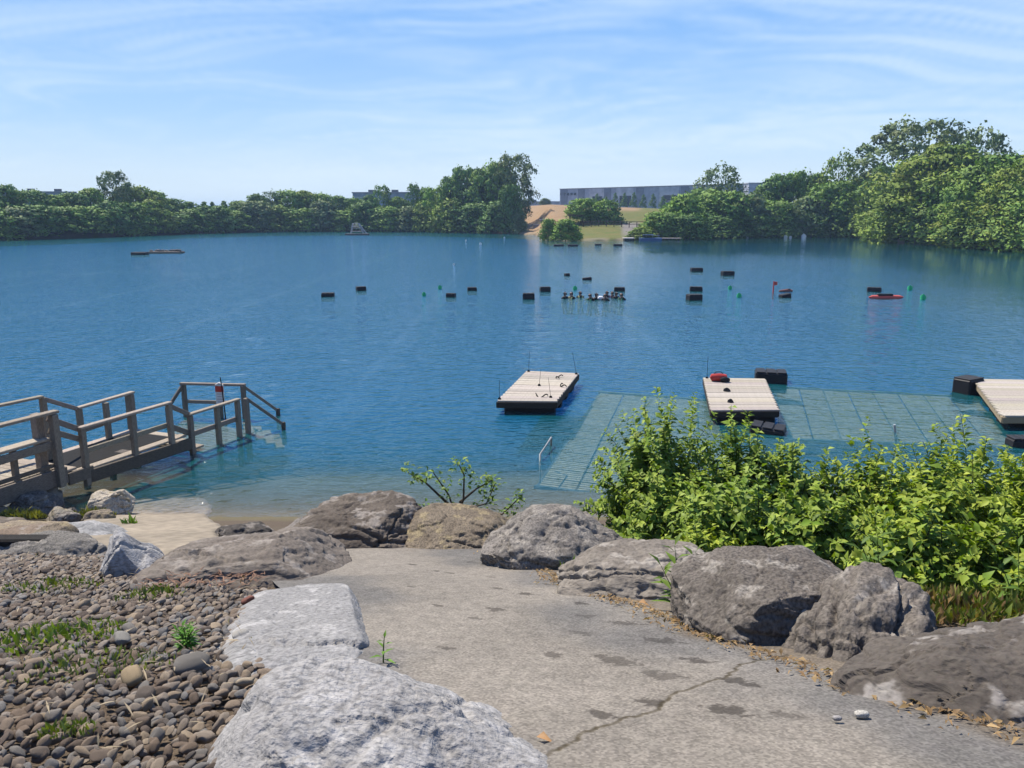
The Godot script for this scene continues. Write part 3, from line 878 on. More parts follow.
func pebbles() -> void:
	var shapes := []
	for k in 6:
		shapes.append(boulder_mesh({"size": Vector3(1, 0.62 + 0.06 * k, 0.72 + 0.04 * (k % 3)), "seed": 60 + k, "level": 2, "pow": 2.2 + 0.25 * (k % 3), "rough": 1.4, "strata": [Vector3.UP, 0.5, 0.0], "low": grey(0.82), "high": grey(1.0), "cuts": 9 + k, "shave": 0.74, "lump": 0.05}))
	var mats := []
	for t in STONE_TONES:
		var m: StandardMaterial3D = M.pebble.duplicate()
		m.albedo_color = lin(t[0] * 1.16, t[1] * 1.12, t[2] * 1.06)
		mats.append(m)
	rng.seed = 5
	var all := []
	var cell := 0.053
	var d := 1.75
	while d < 8.3:
		var x0 := -(0.70 * d + 0.55)
		var x1 := stone_edge(d)
		var x := x0
		while x < x1:
			var px := x + rng.randf_range(-0.5, 0.5) * cell
			var pd := d + rng.randf_range(-0.5, 0.5) * cell
			var big := nz.get_noise_2d(px * 60.0, pd * 60.0)
			var s := rng.randf_range(0.030, 0.058) * (1.0 + 0.35 * big)
			if rng.randf() < 0.09: s *= rng.randf_range(1.25, 1.7)
			all.append([px, pd, s, rng.randf(), rng.randf()])
			x += cell
		d += cell * 0.9
	for i in 900:
		var pd := rng.randf_range(1.8, 7.8)
		var px := rng.randf_range(-(0.70 * pd + 0.4), stone_edge(pd))
		all.append([px, pd, rng.randf_range(0.03, 0.062), rng.randf(), rng.randf()])
	# size in the picture: metres over distance, only what the frame shows
	var shown := []
	for i in all.size():
		var a: Array = all[i]
		var y := 5.0 - bank(a[1])
		var f := a[1] * 0.978 + y * 0.209 as float
		var u := absf(a[0]) / f
		var w: float = (y * 0.978 - a[1] * 0.209) / f
		var inside := u < 0.63 and w < 0.47
		shown.append([a[2] / sqrt(a[0] * a[0] + a[1] * a[1] + y * y) if inside else 0.0, i])
	shown.sort_custom(func(p, q): return p[0] > q[0])
	var single := {}
	for i in 290: single[shown[i][1]] = true
	var mmi := MultiMeshInstance3D.new()
	var mm := MultiMesh.new()
	mm.transform_format = MultiMesh.TRANSFORM_3D
	mm.use_colors = true
	mm.mesh = shapes[1]
	mm.instance_count = all.size() - single.size()
	var k := 0
	var marks := [["the green leafy tuft", -1.52, 3.42], ["the bright weed patch", -2.2, 3.55], ["the grey-green weed patch", -1.78, 3.02], ["the pale boulder's flank", -0.98, 2.4], ["the light grey slab", -1.5, 4.3], ["the photo's bottom edge", -1.2, 2.0], ["the flat tan oval stone", -1.5, 2.8], ["the small white stone", -1.33, 3.58], ["the lowest weeds", -1.42, 2.28], ["the photo's left edge", -1.85, 2.45]]
	var used := {}
	var words := ["grey-brown", "light brown", "dark brown", "tan", "grey", "warm brown", "dark grey"]
	for i in all.size():
		var a: Array = all[i]
		var s: float = a[2]
		var bs := Basis(Vector3.UP, a[3] * TAU) * Basis(Vector3(1, 0, 0), rng.randf_range(-0.5, 0.5)) * Basis(Vector3(0, 0, 1), rng.randf_range(-0.5, 0.5))
		bs = Basis(Vector3(1, 0, 0), 0.3) * bs
		var sc := Vector3(s * rng.randf_range(0.95, 1.25), s * rng.randf_range(0.42, 0.9), s * rng.randf_range(0.65, 1.1))
		var y: float = bank(a[1]) + s * 0.12 + 0.028 * a[4]
		var pos := V(a[0], y, a[1])
		var tone := rng.randi() % 7
		if single.has(i):
			var o := put("river_stone", shapes[rng.randi() % 6], mats[tone])
			o.transform = Transform3D(bs.scaled_local(sc), pos)
			var near: Array = marks[0]
			for q in marks:
				if Vector2(q[1] - a[0], q[2] - a[1]).length() < Vector2(near[1] - a[0], near[2] - a[1]).length(): near = q
			var dx: float = a[0] - near[1]
			var dd: float = a[1] - near[2]
			var side := ("right of" if dx > 0 else "left of") if absf(dx) > absf(dd) else ("behind" if dd > 0 else "in front of")
			var form := "flat" if sc.y < s * 0.58 else ("oval" if sc.z < s * 0.85 else "rounded")
			var label := "%s %s %s river stone %s %s" % ["large" if s > 0.068 else ("small" if s < 0.054 else "medium"), form, words[tone], side, near[0]]
			for extra in [" tilted", " half buried" if a[4] < 0.5 else " raised", " touching"]:
				if used.has(label): label = label.replace(" river", extra + " river")
			used[label] = 1
			tag(o, label, "stone", "river stones on the bank")
		else:
			mm.set_instance_transform(k, Transform3D(bs.scaled_local(sc), pos))
			var t: Array = STONE_TONES[tone]
			var br := rng.randf_range(0.88, 1.36)
			mm.set_instance_color(k, Color(t[0] * br, t[1] * br, t[2] * br))
			k += 1
	mmi.multimesh = mm
	mmi.material_override = M.pebble
	mmi.name = "pebbles"
	add_child(mmi)
	tag(mmi, "loose brown river stones covering the bank beside the path", "pebbles", "", "stuff")
	for q in [[-1.50, 2.86, 0.13, [0.42, 0.32, 0.19], "flat tan oval stone, biggest pale one among the brown stones"], [-1.86, 3.5, 0.12, [0.34, 0.32, 0.28], "grey ribbed fan-shaped stone lying left of the green leafy tuft"], [-1.33, 3.58, 0.09, [0.55, 0.52, 0.46], "small white stone right of the green leafy tuft"], [-1.62, 4.55, 0.10, [0.26, 0.10, 0.07], "reddish brick-coloured stone against the light grey slab"], [-1.02, 2.78, 0.075, [0.5, 0.41, 0.29], "cream stone touching the pale boulder's left flank"], [-1.34, 3.02, 0.16, [0.24, 0.22, 0.19], "broad flat grey stone below the green leafy tuft"]]:
		var m: StandardMaterial3D = M.pebble.duplicate()
		m.albedo_color = lin(q[3][0], q[3][1], q[3][2])
		var o := put("river_stone", shapes[2], m)
		o.transform = Transform3D(Basis(Vector3(1, 0, 0), 0.5).rotated(Vector3.UP, q[0] * 9.0).scaled_local(Vector3(q[2], q[2] * 0.55, q[2] * 0.8)), V(q[0], bank(q[1]) + 0.055, q[1]))
		tag(o, q[4], "stone", "river stones on the bank")


# ---------- plants
func leaf_color(a: Color, b: Color) -> Color:
	var t := rng.randf()
	return a.lerp(b, t * t) * rng.randf_range(0.6, 1.25)


# shoots from a common root that arch outwards, with paired leaves; size = half width, height, half depth
func shrub(called: String, label: String, category: String, group: String, x: float, d: float, y: float, size: Vector3, shoots: int, ln: float, ca: Color, cb: Color, sd: int, wide := 0.62, lean := Vector3.ZERO, start := 0.35) -> Node3D:
	rng.seed = sd * 131 + 17
	var o := thing(called, label, category, V(x, y, d), group)
	var st := MB.new()
	var lf := MB.new()
	for s in shoots:
		var az := rng.randf() * TAU
		var el := acos(rng.randf_range(-0.05, 1.0))
		var dir := Vector3(sin(el) * cos(az), cos(el), sin(el) * sin(az))
		var reach := rng.randf_range(0.55, 1.0) if rng.randf() < 0.8 else rng.randf_range(1.0, 1.18)
		var tip := Vector3(dir.x * size.x, maxf(0.1, dir.y * 0.95 + 0.12) * size.y, dir.z * size.z) * reach + lean * dir.y
		var root := Vector3(rng.randf_range(-0.35, 0.35) * size.x, 0.0, rng.randf_range(-0.35, 0.35) * size.z)
		var ctl := root.lerp(tip, 0.5) + Vector3(0, size.y * rng.randf_range(0.12, 0.3), 0)
		var pts := []
		var rad := []
		for i in 6:
			var t := i / 5.0
			pts.append(root * (1 - t) * (1 - t) + ctl * 2 * t * (1 - t) + tip * t * t)
			rad.append(lerpf(0.0055, 0.0015, t) * (ln / 0.08))
		if s % 2 == 0: st.tube(pts, rad, 3, Color(0.13, 0.10, 0.06), false)
		var length := root.distance_to(tip) * 1.1
		var count := int(length * (1.0 - start) / (ln * 0.42)) + 2
		for i in count:
			var t := start + (1.0 - start) * (i + rng.randf() * 0.6) / count
			var p := root * (1 - t) * (1 - t) + ctl * 2 * t * (1 - t) + tip * t * t
			var tg := ((ctl - root) * (1 - t) + (tip - ctl) * t).normalized()
			var sa := tg.cross(Vector3(rng.randf_range(-1, 1), rng.randf_range(0.3, 1), rng.randf_range(-1, 1))).normalized()
			for side in [-1.0, 1.0]:
				var ld: Vector3 = (sa * side + tg * rng.randf_range(0.1, 0.8) + Vector3(0, rng.randf_range(-0.35, 0.25), 0)).normalized()
				var nn := (Vector3.UP + 0.55 * dir + Vector3(rng.randf_range(-0.6, 0.6), 0, rng.randf_range(-0.6, 0.6))).normalized()
				var young := smooth(0.7, 1.0, t)
				var l := ln * rng.randf_range(0.45, 1.25) * (1.0 - 0.35 * young)
				lf.leaf(p, ld, nn, l, l * wide * rng.randf_range(0.8, 1.15), leaf_color(ca, cb).lerp(cb, 0.5 * young) * 1.08, 0.18, rng.randf_range(0.05, 0.35))
	part("stem", st, M.bark, o)
	var f := part("foliage", lf, M.leaf, o)
	f.set_meta("kind", "stuff")
	return o


# a herb of a few upright stems whose leaves are big enough to tell apart: each leaf a part
func herb(label: String, x: float, d: float, y: float, stems: int, h: float, ln: float, per: int, col: Color, sd: int, called := "leafy_weed") -> void:
	rng.seed = sd * 31 + 3
	var o := thing(called, label, "weed", V(x, y, d), "weeds among the stones")
	for s in stems:
		var az := TAU * s / stems + rng.randf()
		var top := Vector3(cos(az) * h * 0.35, h * rng.randf_range(0.75, 1.0), sin(az) * h * 0.35) if stems > 1 else Vector3(h * 0.08, h, 0)
		var sm := MB.new()
		sm.tube([Vector3(0, -0.02, 0), top * 0.5 + Vector3(0, 0.02, 0), top], [0.004, 0.003, 0.0015], 5, Color(0.11, 0.17, 0.05))
		part("stem", sm, M.leaf, o)
		for i in per:
			var t := 0.15 + 0.85 * i / (per - 1.0)
			var a := i * 2.4 + rng.randf() * 0.5 + az
			var b := MB.new()
			var dir := Vector3(cos(a), lerpf(0.15, 1.1, t * t), sin(a)).normalized()
			var l := ln * (1.15 - 0.55 * t) * rng.randf_range(0.85, 1.1)
			b.leaf(top * t, dir, Vector3.UP - dir * dir.y, l, l * 0.30, col * rng.randf_range(0.8, 1.2), 0.15, 0.2)
			part("leaf", b, M.leaf, o)


func tufts(label: String, called: String, x: float, d: float, spread: Vector2, blades: int, h: float, ca: Color, cb: Color, sd: int) -> void:
	rng.seed = sd * 7 + 1
	var b := MB.new()
	for i in blades:
		var r := sqrt(rng.randf())
		var an := rng.randf() * TAU
		var px := cos(an) * r * spread.x
		var pd := sin(an) * r * spread.y
		var p := Vector3(px, bank(d + pd) - bank(d), -pd)
		var l := h * rng.randf_range(0.4, 1.0) * (1.1 - 0.6 * r)
		var dir := Vector3(rng.randf_range(-0.5, 0.5), 1.0, rng.randf_range(-0.5, 0.5)).normalized()
		b.leaf(p, dir, Vector3(rng.randf_range(-1, 1), 0.3, rng.randf_range(-1, 1)).normalized(), l, l * rng.randf_range(0.16, 0.42), leaf_color(ca, cb), 0.1, 0.3)
	var o := part(called, b, M.leaf, self)
	o.position = V(x, bank(d) + 0.03, d)
	tag(o, label, "weeds", "weeds among the stones", "stuff")


func plants() -> void:
	var ca := Color(0.11, 0.20, 0.032)
	var cb := Color(0.27, 0.36, 0.06)
	var ya := Color(0.18, 0.28, 0.028)
	var yb := Color(0.42, 0.46, 0.05)
	var gr := "shrubs on the bank behind the boulders"
	var S := func(label: String, x: float, d: float, w: float, h: float, dp: float, n: int, yellow: float, sd: int, ln := 0.098) -> void:
		shrub("shrub", label, "shrub", gr, x, d, bank(d) - 0.05, Vector3(w, h, dp), n, ln, ca.lerp(ya, yellow), cb.lerp(yb, yellow), sd)
	S.call("tall green shrub at the left end of the thicket, rising beside the sunken grating", 1.52, 7.9, 0.78, 1.52, 0.62, 240, 0.22, 1)
	S.call("green shrub whose tip stands before the middle float", 2.25, 7.7, 0.66, 1.36, 0.6, 190, 0.25, 2)
	S.call("small spreading shrub filling the thicket's left foot", 1.45, 7.0, 0.62, 0.85, 0.5, 130, 0.35, 3)
	S.call("bushy green shrub below the middle float, in the thicket's middle", 2.85, 7.5, 0.62, 1.22, 0.6, 170, 0.3, 4)
	S.call("rounded shrub behind the flat-topped boulder", 1.85, 6.4, 0.6, 0.85, 0.5, 120, 0.15, 5)
	S.call("yellow-green shrub before the gap between the sunken gratings", 3.45, 7.3, 0.65, 1.15, 0.6, 170, 0.65, 6)
	S.call("leafy shrub right behind the notched boulder", 2.35, 5.9, 0.6, 0.78, 0.5, 130, 0.35, 7)
	S.call("bright yellow-green shrub under the wooden float at the photo's right edge", 4.05, 6.9, 0.7, 1.15, 0.6, 180, 0.7, 8)
	S.call("yellow-green shrub with two raised tips near the right edge", 3.55, 6.3, 0.65, 0.98, 0.55, 150, 0.65, 9)
	S.call("low shrub with broad leaves behind the broken boulder", 2.75, 4.95, 0.6, 0.62, 0.45, 140, 0.45, 10)
	S.call("shrub at the photo's right edge behind the large smooth boulder", 4.2, 5.9, 0.65, 0.95, 0.6, 150, 0.6, 11)
	S.call("lower shrub at the photo's right edge, in the shade of the taller one", 3.4, 4.7, 0.6, 0.66, 0.5, 140, 0.6, 12)
	S.call("yellow-green shrub cut by the photo's right edge, farthest back", 4.95, 7.0, 0.7, 1.2, 0.6, 160, 0.9, 13)
	S.call("yellow-green shrub outside the photo's right edge, behind the large smooth boulder's end", 5.3, 5.9, 0.7, 1.0, 0.6, 120, 0.7, 15)
	S.call("green shrub farther outside the photo's right edge, by the water", 6.1, 7.3, 0.75, 1.2, 0.6, 120, 0.5, 16)
	S.call("low green shrub outside the photo's right edge, nearest the path", 4.5, 4.7, 0.6, 0.7, 0.5, 100, 0.4, 17)
	S.call("low bright sprawl of leaves over the flat-topped boulder's back edge", 1.45, 5.85, 0.42, 0.42, 0.3, 90, 0.7, 14, 0.07)
	# the small tree-like bush behind the tan boulder, with bare limbs
	rng.seed = 9
	var o := thing("small_bush", "sparse small bush with bent bare limbs behind the tan boulder", "bush", V(-0.72, bank(9.0), 9.0))
	var lf := MB.new()
	for limb in [[[0, 0, 0], [0.05, 0.3, 0], [-0.03, 0.55, 0], [-0.22, 0.85, 0]], [[0.03, 0.25, 0], [0.15, 0.5, 0.05], [0.16, 0.8, 0.02], [0.10, 0.92, 0]], [[0.02, 0.22, 0], [0.22, 0.38, 0], [0.42, 0.45, 0.03], [0.52, 0.68, 0]], [[0.1, 0.45, 0], [0.3, 0.62, 0], [0.5, 0.75, 0.05]], [[0, 0.3, 0], [-0.25, 0.4, 0.05], [-0.42, 0.3, 0]], [[0.2, 0.35, 0], [0.6, 0.3, 0], [0.85, 0.55, 0]], [[0, 0.4, 0], [-0.3, 0.7, 0], [-0.5, 0.82, 0]]]:
		var b := MB.new()
		var pts: Array = limb.map(func(q): return Vector3(q[0], q[1], q[2]))
		var rad := []
		for i in pts.size(): rad.append(lerpf(0.017, 0.005, i / (pts.size() - 1.0)))
		b.tube(pts, rad, 6, Color(1.1, 1.0, 0.9))
		part("limb", b, M.bark, o)
		for i in 46:
			var t := rng.randf_range(0.5, 1.05)
			var f: float = minf(t, 0.999) * (pts.size() - 1)
			var p: Vector3 = (pts[int(f)] as Vector3).lerp(pts[int(f) + 1], f - int(f)) + Vector3(rng.randf_range(-1, 1), rng.randf_range(-0.6, 0.9), rng.randf_range(-1, 1)) * 0.09
			lf.leaf(p, Vector3(rng.randf_range(-1, 1), rng.randf_range(-0.3, 0.6), rng.randf_range(-1, 1)).normalized(), Vector3(rng.randf_range(-.5, .5), 1, rng.randf_range(-.5, .5)).normalized(), 0.075, 0.04, leaf_color(ca, cb))
	part("foliage", lf, M.leaf, o).set_meta("kind", "stuff")
	herb("long-leaved green weed growing in the gap beside the flat-topped boulder", 0.98, 4.32, 2.72, 5, 0.36, 0.16, 9, Color(0.13, 0.20, 0.03), 1)
	herb("single-stemmed green seedling at the edge of the asphalt path", -0.555, 3.13, 3.10, 1, 0.13, 0.065, 9, Color(0.14, 0.26, 0.04), 2)
	herb("compact bright green leafy tuft alone among the brown stones", -1.52, 3.42, 3.01, 12, 0.10, 0.06, 9, Color(0.13, 0.29, 0.04), 3)
	herb("tall leafy weed with spiky whorls at the thicket's left foot", 1.30, 6.35, 2.05, 4, 0.5, 0.15, 9, Color(0.16, 0.24, 0.035), 4)
	herb("tall pale weed standing in front of the thicket", 1.62, 6.1, 2.1, 4, 0.55, 0.16, 9, Color(0.19, 0.26, 0.04), 5)
	herb("broad-leaved weed before the shrubs, above the broken boulder", 2.35, 4.75, 2.6, 4, 0.5, 0.17, 9, Color(0.10, 0.17, 0.03), 6)
	herb("young weed at the rim of the large smooth boulder", 2.95, 4.3, 2.7, 4, 0.42, 0.15, 9, Color(0.12, 0.2, 0.035), 7)
	var da := Color(0.20, 0.13, 0.07)
	var db := Color(0.36, 0.24, 0.10)
	tufts("dry brown weeds at the foot of the thicket", "dry_weeds", 2.45, 4.35, Vector2(0.8, 0.45), 1300, 0.16, da, db, 1)
	tufts("low yellow-green weeds under the thicket's right half", "low_weeds", 2.8, 4.35, Vector2(0.95, 0.55), 1700, 0.17, Color(0.12, 0.17, 0.03), Color(0.3, 0.3, 0.06), 2)
	tufts("low green weeds behind the white-streaked boulder", "low_weeds", 0.55, 8.0, Vector2(0.75, 0.5), 1500, 0.24, Color(0.12, 0.2, 0.04), Color(0.28, 0.33, 0.07), 3)
	tufts("weeds along the water behind the tan boulder", "low_weeds", -0.3, 9.3, Vector2(0.9, 0.4), 900, 0.22, Color(0.14, 0.2, 0.04), Color(0.3, 0.33, 0.08), 4)
	tufts("bright green weed patch in the stones at the photo's left edge", "weed_patch", -2.25, 3.62, Vector2(0.30, 0.42), 420, 0.08, Color(0.17, 0.26, 0.04), Color(0.38, 0.42, 0.08), 5)
	tufts("grey-green weed patch below the bright one", "weed_patch", -1.78, 3.08, Vector2(0.34, 0.30), 340, 0.055, Color(0.18, 0.23, 0.06), Color(0.34, 0.36, 0.11), 6)
	tufts("small weed patch far back in the stones", "weed_patch", -3.2, 5.2, Vector2(0.3, 0.35), 150, 0.09, Color(0.14, 0.2, 0.04), Color(0.3, 0.32, 0.07), 7)
	tufts("faint weed patch in the middle of the stones", "weed_patch", -2.35, 4.85, Vector2(0.2, 0.3), 110, 0.09, Color(0.14, 0.2, 0.04), Color(0.3, 0.32, 0.07), 8)
	tufts("thin weeds between two shore rocks beside the dock", "weed_patch", -6.6, 11.9, Vector2(0.35, 0.3), 420, 0.24, Color(0.2, 0.2, 0.05), Color(0.34, 0.31, 0.08), 9)
	tufts("yellowing weeds before the dark rock under the dock", "weed_patch", -7.7, 11.9, Vector2(0.4, 0.3), 380, 0.24, Color(0.18, 0.19, 0.05), Color(0.36, 0.31, 0.08), 10)
	tufts("weed sprig at the water's edge by the blue-grey slab", "weed_patch", -5.25, 10.4, Vector2(0.1, 0.15), 40, 0.22, Color(0.14, 0.25, 0.04), Color(0.2, 0.3, 0.06), 11)
	tufts("few green weeds beside the small grey stones, low in the photo", "weed_patch", -1.42, 2.28, Vector2(0.09, 0.08), 140, 0.06, Color(0.14, 0.2, 0.04), Color(0.28, 0.3, 0.07), 12)
	tufts("green sprigs draped over the seam between two boulders", "low_weeds", 0.62, 5.75, Vector2(0.25, 0.3), 200, 0.22, Color(0.16, 0.24, 0.04), Color(0.34, 0.36, 0.07), 13)
	# dead leaves, twigs and grit
	rng.seed = 77
	var lit := MB.new()
	for i in 1500:
		var d := rng.randf_range(2.0, 7.4)
		var e := rock_line(d)
		var x := e - absf(rng.randfn(0.0, 0.085)) + 0.06
		var dir := Vector3(rng.randf_range(-1, 1), rng.randf_range(-0.1, 0.4), rng.randf_range(-1, 1)).normalized()
		var l := rng.randf_range(0.012, 0.045)
		lit.leaf(V(x, bank(d) + 0.045, d), dir, Vector3(rng.randf_range(-.5, .5), 1, rng.randf_range(-.5, .5)).normalized(), l, l * rng.randf_range(0.15, 0.6), leaf_color(Color(0.22, 0.14, 0.07), Color(0.42, 0.29, 0.14)), 0.2, 0.4)
	for i in 190:
		var d := rng.randf_range(2.0, 7.8)
		var x := rng.randf_range(-(0.68 * d + 0.2), stone_edge(d))
		var dir := Vector3(rng.randf_range(-1, 1), rng.randf_range(-0.2, 0.5), rng.randf_range(-1, 1)).normalized()
		var l := rng.randf_range(0.03, 0.11)
		lit.leaf(V(x, bank(d) + 0.075, d), dir, Vector3.UP, l, rng.randf_range(0.003, 0.009), Color(0.36, 0.29, 0.19) * rng.randf_range(0.6, 1.2), 0.1, 0.1)
	for i in 240:
		var d := rng.randf_range(4.9, 5.8)
		var x := rng.randf_range(-2.5, -1.75)
		var dir := Vector3(rng.randf_range(-1, 1), rng.randf_range(-0.1, 0.3), rng.randf_range(-1, 1)).normalized()
		var l := rng.randf_range(0.03, 0.1)
		lit.leaf(V(x, bank(d) + 0.085, d), dir, Vector3.UP, l, rng.randf_range(0.005, 0.02), leaf_color(Color(0.16, 0.08, 0.05), Color(0.3, 0.17, 0.1)), 0.1, 0.1)
	tag(part("leaf_litter", lit, M.leaf, self), "dead brown leaves and twigs along the boulders and among the stones", "leaf litter", "", "stuff")
	for q in [[0.10, 2.2, 3.415, "curled tan dead leaf on the path at the pale boulder's tip", 0.05], [0.80, 4.50, 2.68, "orange dead leaf at the flat-topped boulder's left corner", 0.07], [1.05, 4.12, 2.80, "red-brown dead leaf under the long-leaved weed", 0.08]]:
		var b := MB.new()
		b.leaf(Vector3(-0.5 * q[4], 0, 0), Vector3(1, 0.15, 0.2).normalized(), Vector3(0.1, 1, 0.2).normalized(), q[4], q[4] * 0.6, Color(0.42, 0.24, 0.11), 0.25, 0.5)
		var e := part("dead_leaf", b, M.leaf, self)
		e.position = V(q[0], q[2], q[1])
		tag(e, q[3], "dead leaf")
	for q in [[1.18, 2.42, 0.05, "small white stone lying on the asphalt near the large smooth boulder", Color(0.6, 0.57, 0.5)], [1.08, 2.38, 0.03, "tiny grey stone on the asphalt beside the small white stone", Color(0.4, 0.38, 0.36)]]:
		var e := put("loose_stone", boulder_mesh({"size": Vector3(q[2], q[2] * 0.5, q[2] * 0.6), "seed": int(q[2] * 900), "level": 2, "rough": 0.1, "strata": [Vector3.UP, 0.1, 0.0], "low": q[4], "high": q[4]}), M.pebble)
		e.position = V(q[0], bank(q[1]) + 0.045, q[1])
		tag(e, q[3], "stone")


# ---------- the dock. t runs along it towards the water, n across it (away from the viewer's side)
func dk(t: float, n: float, y: float) -> Vector3:
	return V(-7.8 + 0.37 * t - 0.93 * n, y, 14.0 + 0.93 * t + 0.37 * n)


func wood_tone(lo := 0.85, hi := 1.15) -> Color:
	var k := rng.randf_range(lo, hi)
	return Color(0.42 * k, 0.36 * k * rng.randf_range(0.97, 1.02), 0.285 * k * rng.randf_range(0.95, 1.04))


func dock() -> void:
	rng.seed = 15
	var o := thing("dock", "grey weathered wooden dock with handrails stepping down into the water", "dock")
	var B := func(called: String, p: Vector3, q: Vector3, w: float, h: float, dark := 1.0, side := Vector3.ZERO) -> void:
		var b := MB.new()
		# built about its own middle so that the grain runs along it
		var z := (q - p).normalized()
		var up := Vector3.UP if absf(z.y) < 0.95 else Vector3(0.37, 0, -0.93)
		var x := up.cross(z).normalized() if side == Vector3.ZERO else side
		var bs := Basis(x, z.cross(x).normalized(), z)
		b.box(Vector3.ZERO, Vector3(w, h, p.distance_to(q)), Basis(), wood_tone() * dark, 0.008)
		var e := part(called, b, M.wood, o)
		e.transform = Transform3D(bs, (p + q) * 0.5)
	var along := Vector3(0.37, 0, -0.93)
	var across := Vector3(-0.93, 0, -0.37)
	# landing: deck boards, beams, posts, rails, the wide middle rail
	for i in 13:
		var t := -2.3 + i * 0.145
		B.call("deck_board", dk(t, -0.02, 0.60), dk(t, 1.5, 0.60), 0.135, 0.04, 1.25)
	B.call("beam", dk(-2.6, -0.09, 0.46), dk(-0.42, -0.09, 0.46), 0.06, 0.30, 0.7)
	B.call("beam", dk(-2.6, 1.5, 0.45), dk(-0.42, 1.4, 0.45), 0.06, 0.26, 0.8)
	B.call("beam", dk(-0.44, -0.05, 0.45), dk(-0.44, 1.45, 0.45), 0.06, 0.24, 0.8)
	for t in [-1.95, -0.60]: B.call("post", dk(t, -0.15, 0.30), dk(t, -0.15, 1.60), 0.12, 0.12, 0.9)
	B.call("post", dk(-0.72, 0.10, 0.55), dk(-0.72, 0.10, 1.62), 0.15, 0.14, 0.95)
	B.call("post", dk(-1.25, 0.06, 0.55), dk(-1.25, 0.06, 1.15), 0.09, 0.09, 0.85)
	B.call("handrail", dk(-2.6, -0.12, 1.635), dk(-0.50, -0.12, 1.635), 0.15, 0.05, 1.15)
	B.call("bench_board", dk(-2.6, 0.03, 1.17), dk(-0.66, 0.03, 1.17), 0.24, 0.05, 1.2)
	B.call("rail", dk(-2.6, -0.10, 1.06), dk(-0.50, -0.10, 1.06), 0.04, 0.14, 0.8)
	B.call("rail", dk(-2.6, -0.10, 0.70), dk(-0.50, -0.10, 0.70), 0.05, 0.07, 0.45)
	for p in [[-1.2, 1.3], [0.2, 1.1]]: B.call("post", dk(p[0], p[1], 0.3), dk(p[0], p[1], 1.62), 0.10, 0.10, 0.85)
	B.call("handrail", dk(-2.6, 1.35, 1.64), dk(0.2, 1.1, 1.64), 0.12, 0.045, 1.1)
	B.call("rail", dk(0.2, 1.1, 1.60), dk(1.1, 1.3, 1.17), 0.05, 0.08, 0.85)
	B.call("rail", dk(-0.60, 0.0, 1.30), dk(0.0, 0.0, 0.98), 0.05, 0.10, 0.9)
	B.call("rail", dk(-0.60, 0.0, 1.52), dk(0.0, 0.0, 1.17), 0.05, 0.10, 0.95)
	# concrete footings
	for p in [[-0.66, 0.1], [-2.35, 0.1]]:
		var c := MB.new()
		c.tube([dk(p[0], p[1], -0.6), dk(p[0], p[1], 0.16), dk(p[0], p[1], 0.17), dk(p[0], p[1], 0.34)], [0.21, 0.21, 0.15, 0.14], 12, Color(0.30, 0.29, 0.27))
		part("concrete_footing", c, M.concrete, o)
	# first level
	B.call("step_board", dk(-0.30, -0.05, 0.50), dk(-0.30, 1.4, 0.50), 0.24, 0.045, 1.2)
	B.call("beam", dk(-0.40, -0.08, 0.36), dk(0.12, -0.08, 0.36), 0.06, 0.22, 0.5)
	B.call("beam", dk(0.05, -0.08, 0.28), dk(2.55, -0.08, 0.22), 0.07, 0.24, 0.33)
	B.call("beam", dk(-0.2, 1.42, 0.28), dk(2.5, 1.48, 0.24), 0.07, 0.22, 0.4)
	for n in [[0.06, 0.20], [1.34, 0.18]]: B.call("deck_board", dk(-0.15, n[0], 0.40), dk(2.5, n[0], 0.40), n[1], 0.04, 1.25)
	for t in [-0.12, 2.36]: B.call("deck_board", dk(t, 0.17, 0.402), dk(t, 1.24, 0.402), 0.20, 0.04, 1.2)
	B.call("deck_board", dk(1.12, 0.17, 0.398), dk(1.12, 0.38, 0.398), 0.2, 0.04, 1.2)
	# dark rubber mat with a grid of holes: bars both ways
	var g := MB.new()
	for i in 66: g.box(dk(0.02 + i * 0.034, 0.705, 0.41), Vector3(0.022, 0.02, 1.06), Basis(along, Vector3.UP, along.cross(Vector3.UP)), Color(0.034, 0.031, 0.03), 0.002)
	for i in 22: g.box(dk(1.13, 0.19 + i * 0.049, 0.407), Vector3(0.018, 0.014, 2.25), Basis(across, Vector3.UP, across.cross(Vector3.UP)), Color(0.034, 0.031, 0.03), 0.002)
	part("deck_grating", g, M.rubber, o)
	for t in [0.0, 1.12, 2.06]: B.call("post", dk(t, -0.06, 0.12), dk(t, -0.06, 1.18), 0.10, 0.10, 0.9)
	B.call("handrail", dk(-0.06, -0.05, 1.205), dk(2.12, -0.05, 1.205), 0.13, 0.045, 1.3)
	B.call("rail", dk(0.0, 0.0, 0.74), dk(2.06, 0.0, 0.74), 0.045, 0.10, 0.9)
	for p in [[1.1, 1.3, 0.10], [1.72, 1.28, 0.10], [2.5, 1.46, 0.19]]: B.call("post", dk(p[0], p[1], -0.5), dk(p[0], p[1], 1.17), p[2], 0.10, 0.85)
	B.call("handrail", dk(1.05, 1.3, 1.20), dk(2.58, 1.44, 1.20), 0.12, 0.045, 1.2)
	B.call("rail", dk(1.1, 1.34, 0.72), dk(2.5, 1.50, 0.72), 0.045, 0.11, 0.9)
	# the stair down to the lower level
	B.call("rail", dk(2.06, -0.04, 1.16), dk(2.62, -0.04, 0.83), 0.05, 0.09, 0.8)
	B.call("rail", dk(2.06, 0.0, 0.72), dk(2.62, 0.0, 0.42), 0.05, 0.11, 0.8)
	B.call("step_board", dk(2.62, 0.0, 0.22), dk(2.62, 1.45, 0.22), 0.26, 0.045, 0.9)
	B.call("step_board", dk(2.88, 0.0, 0.04), dk(2.88, 1.45, 0.04), 0.26, 0.045, 0.9)
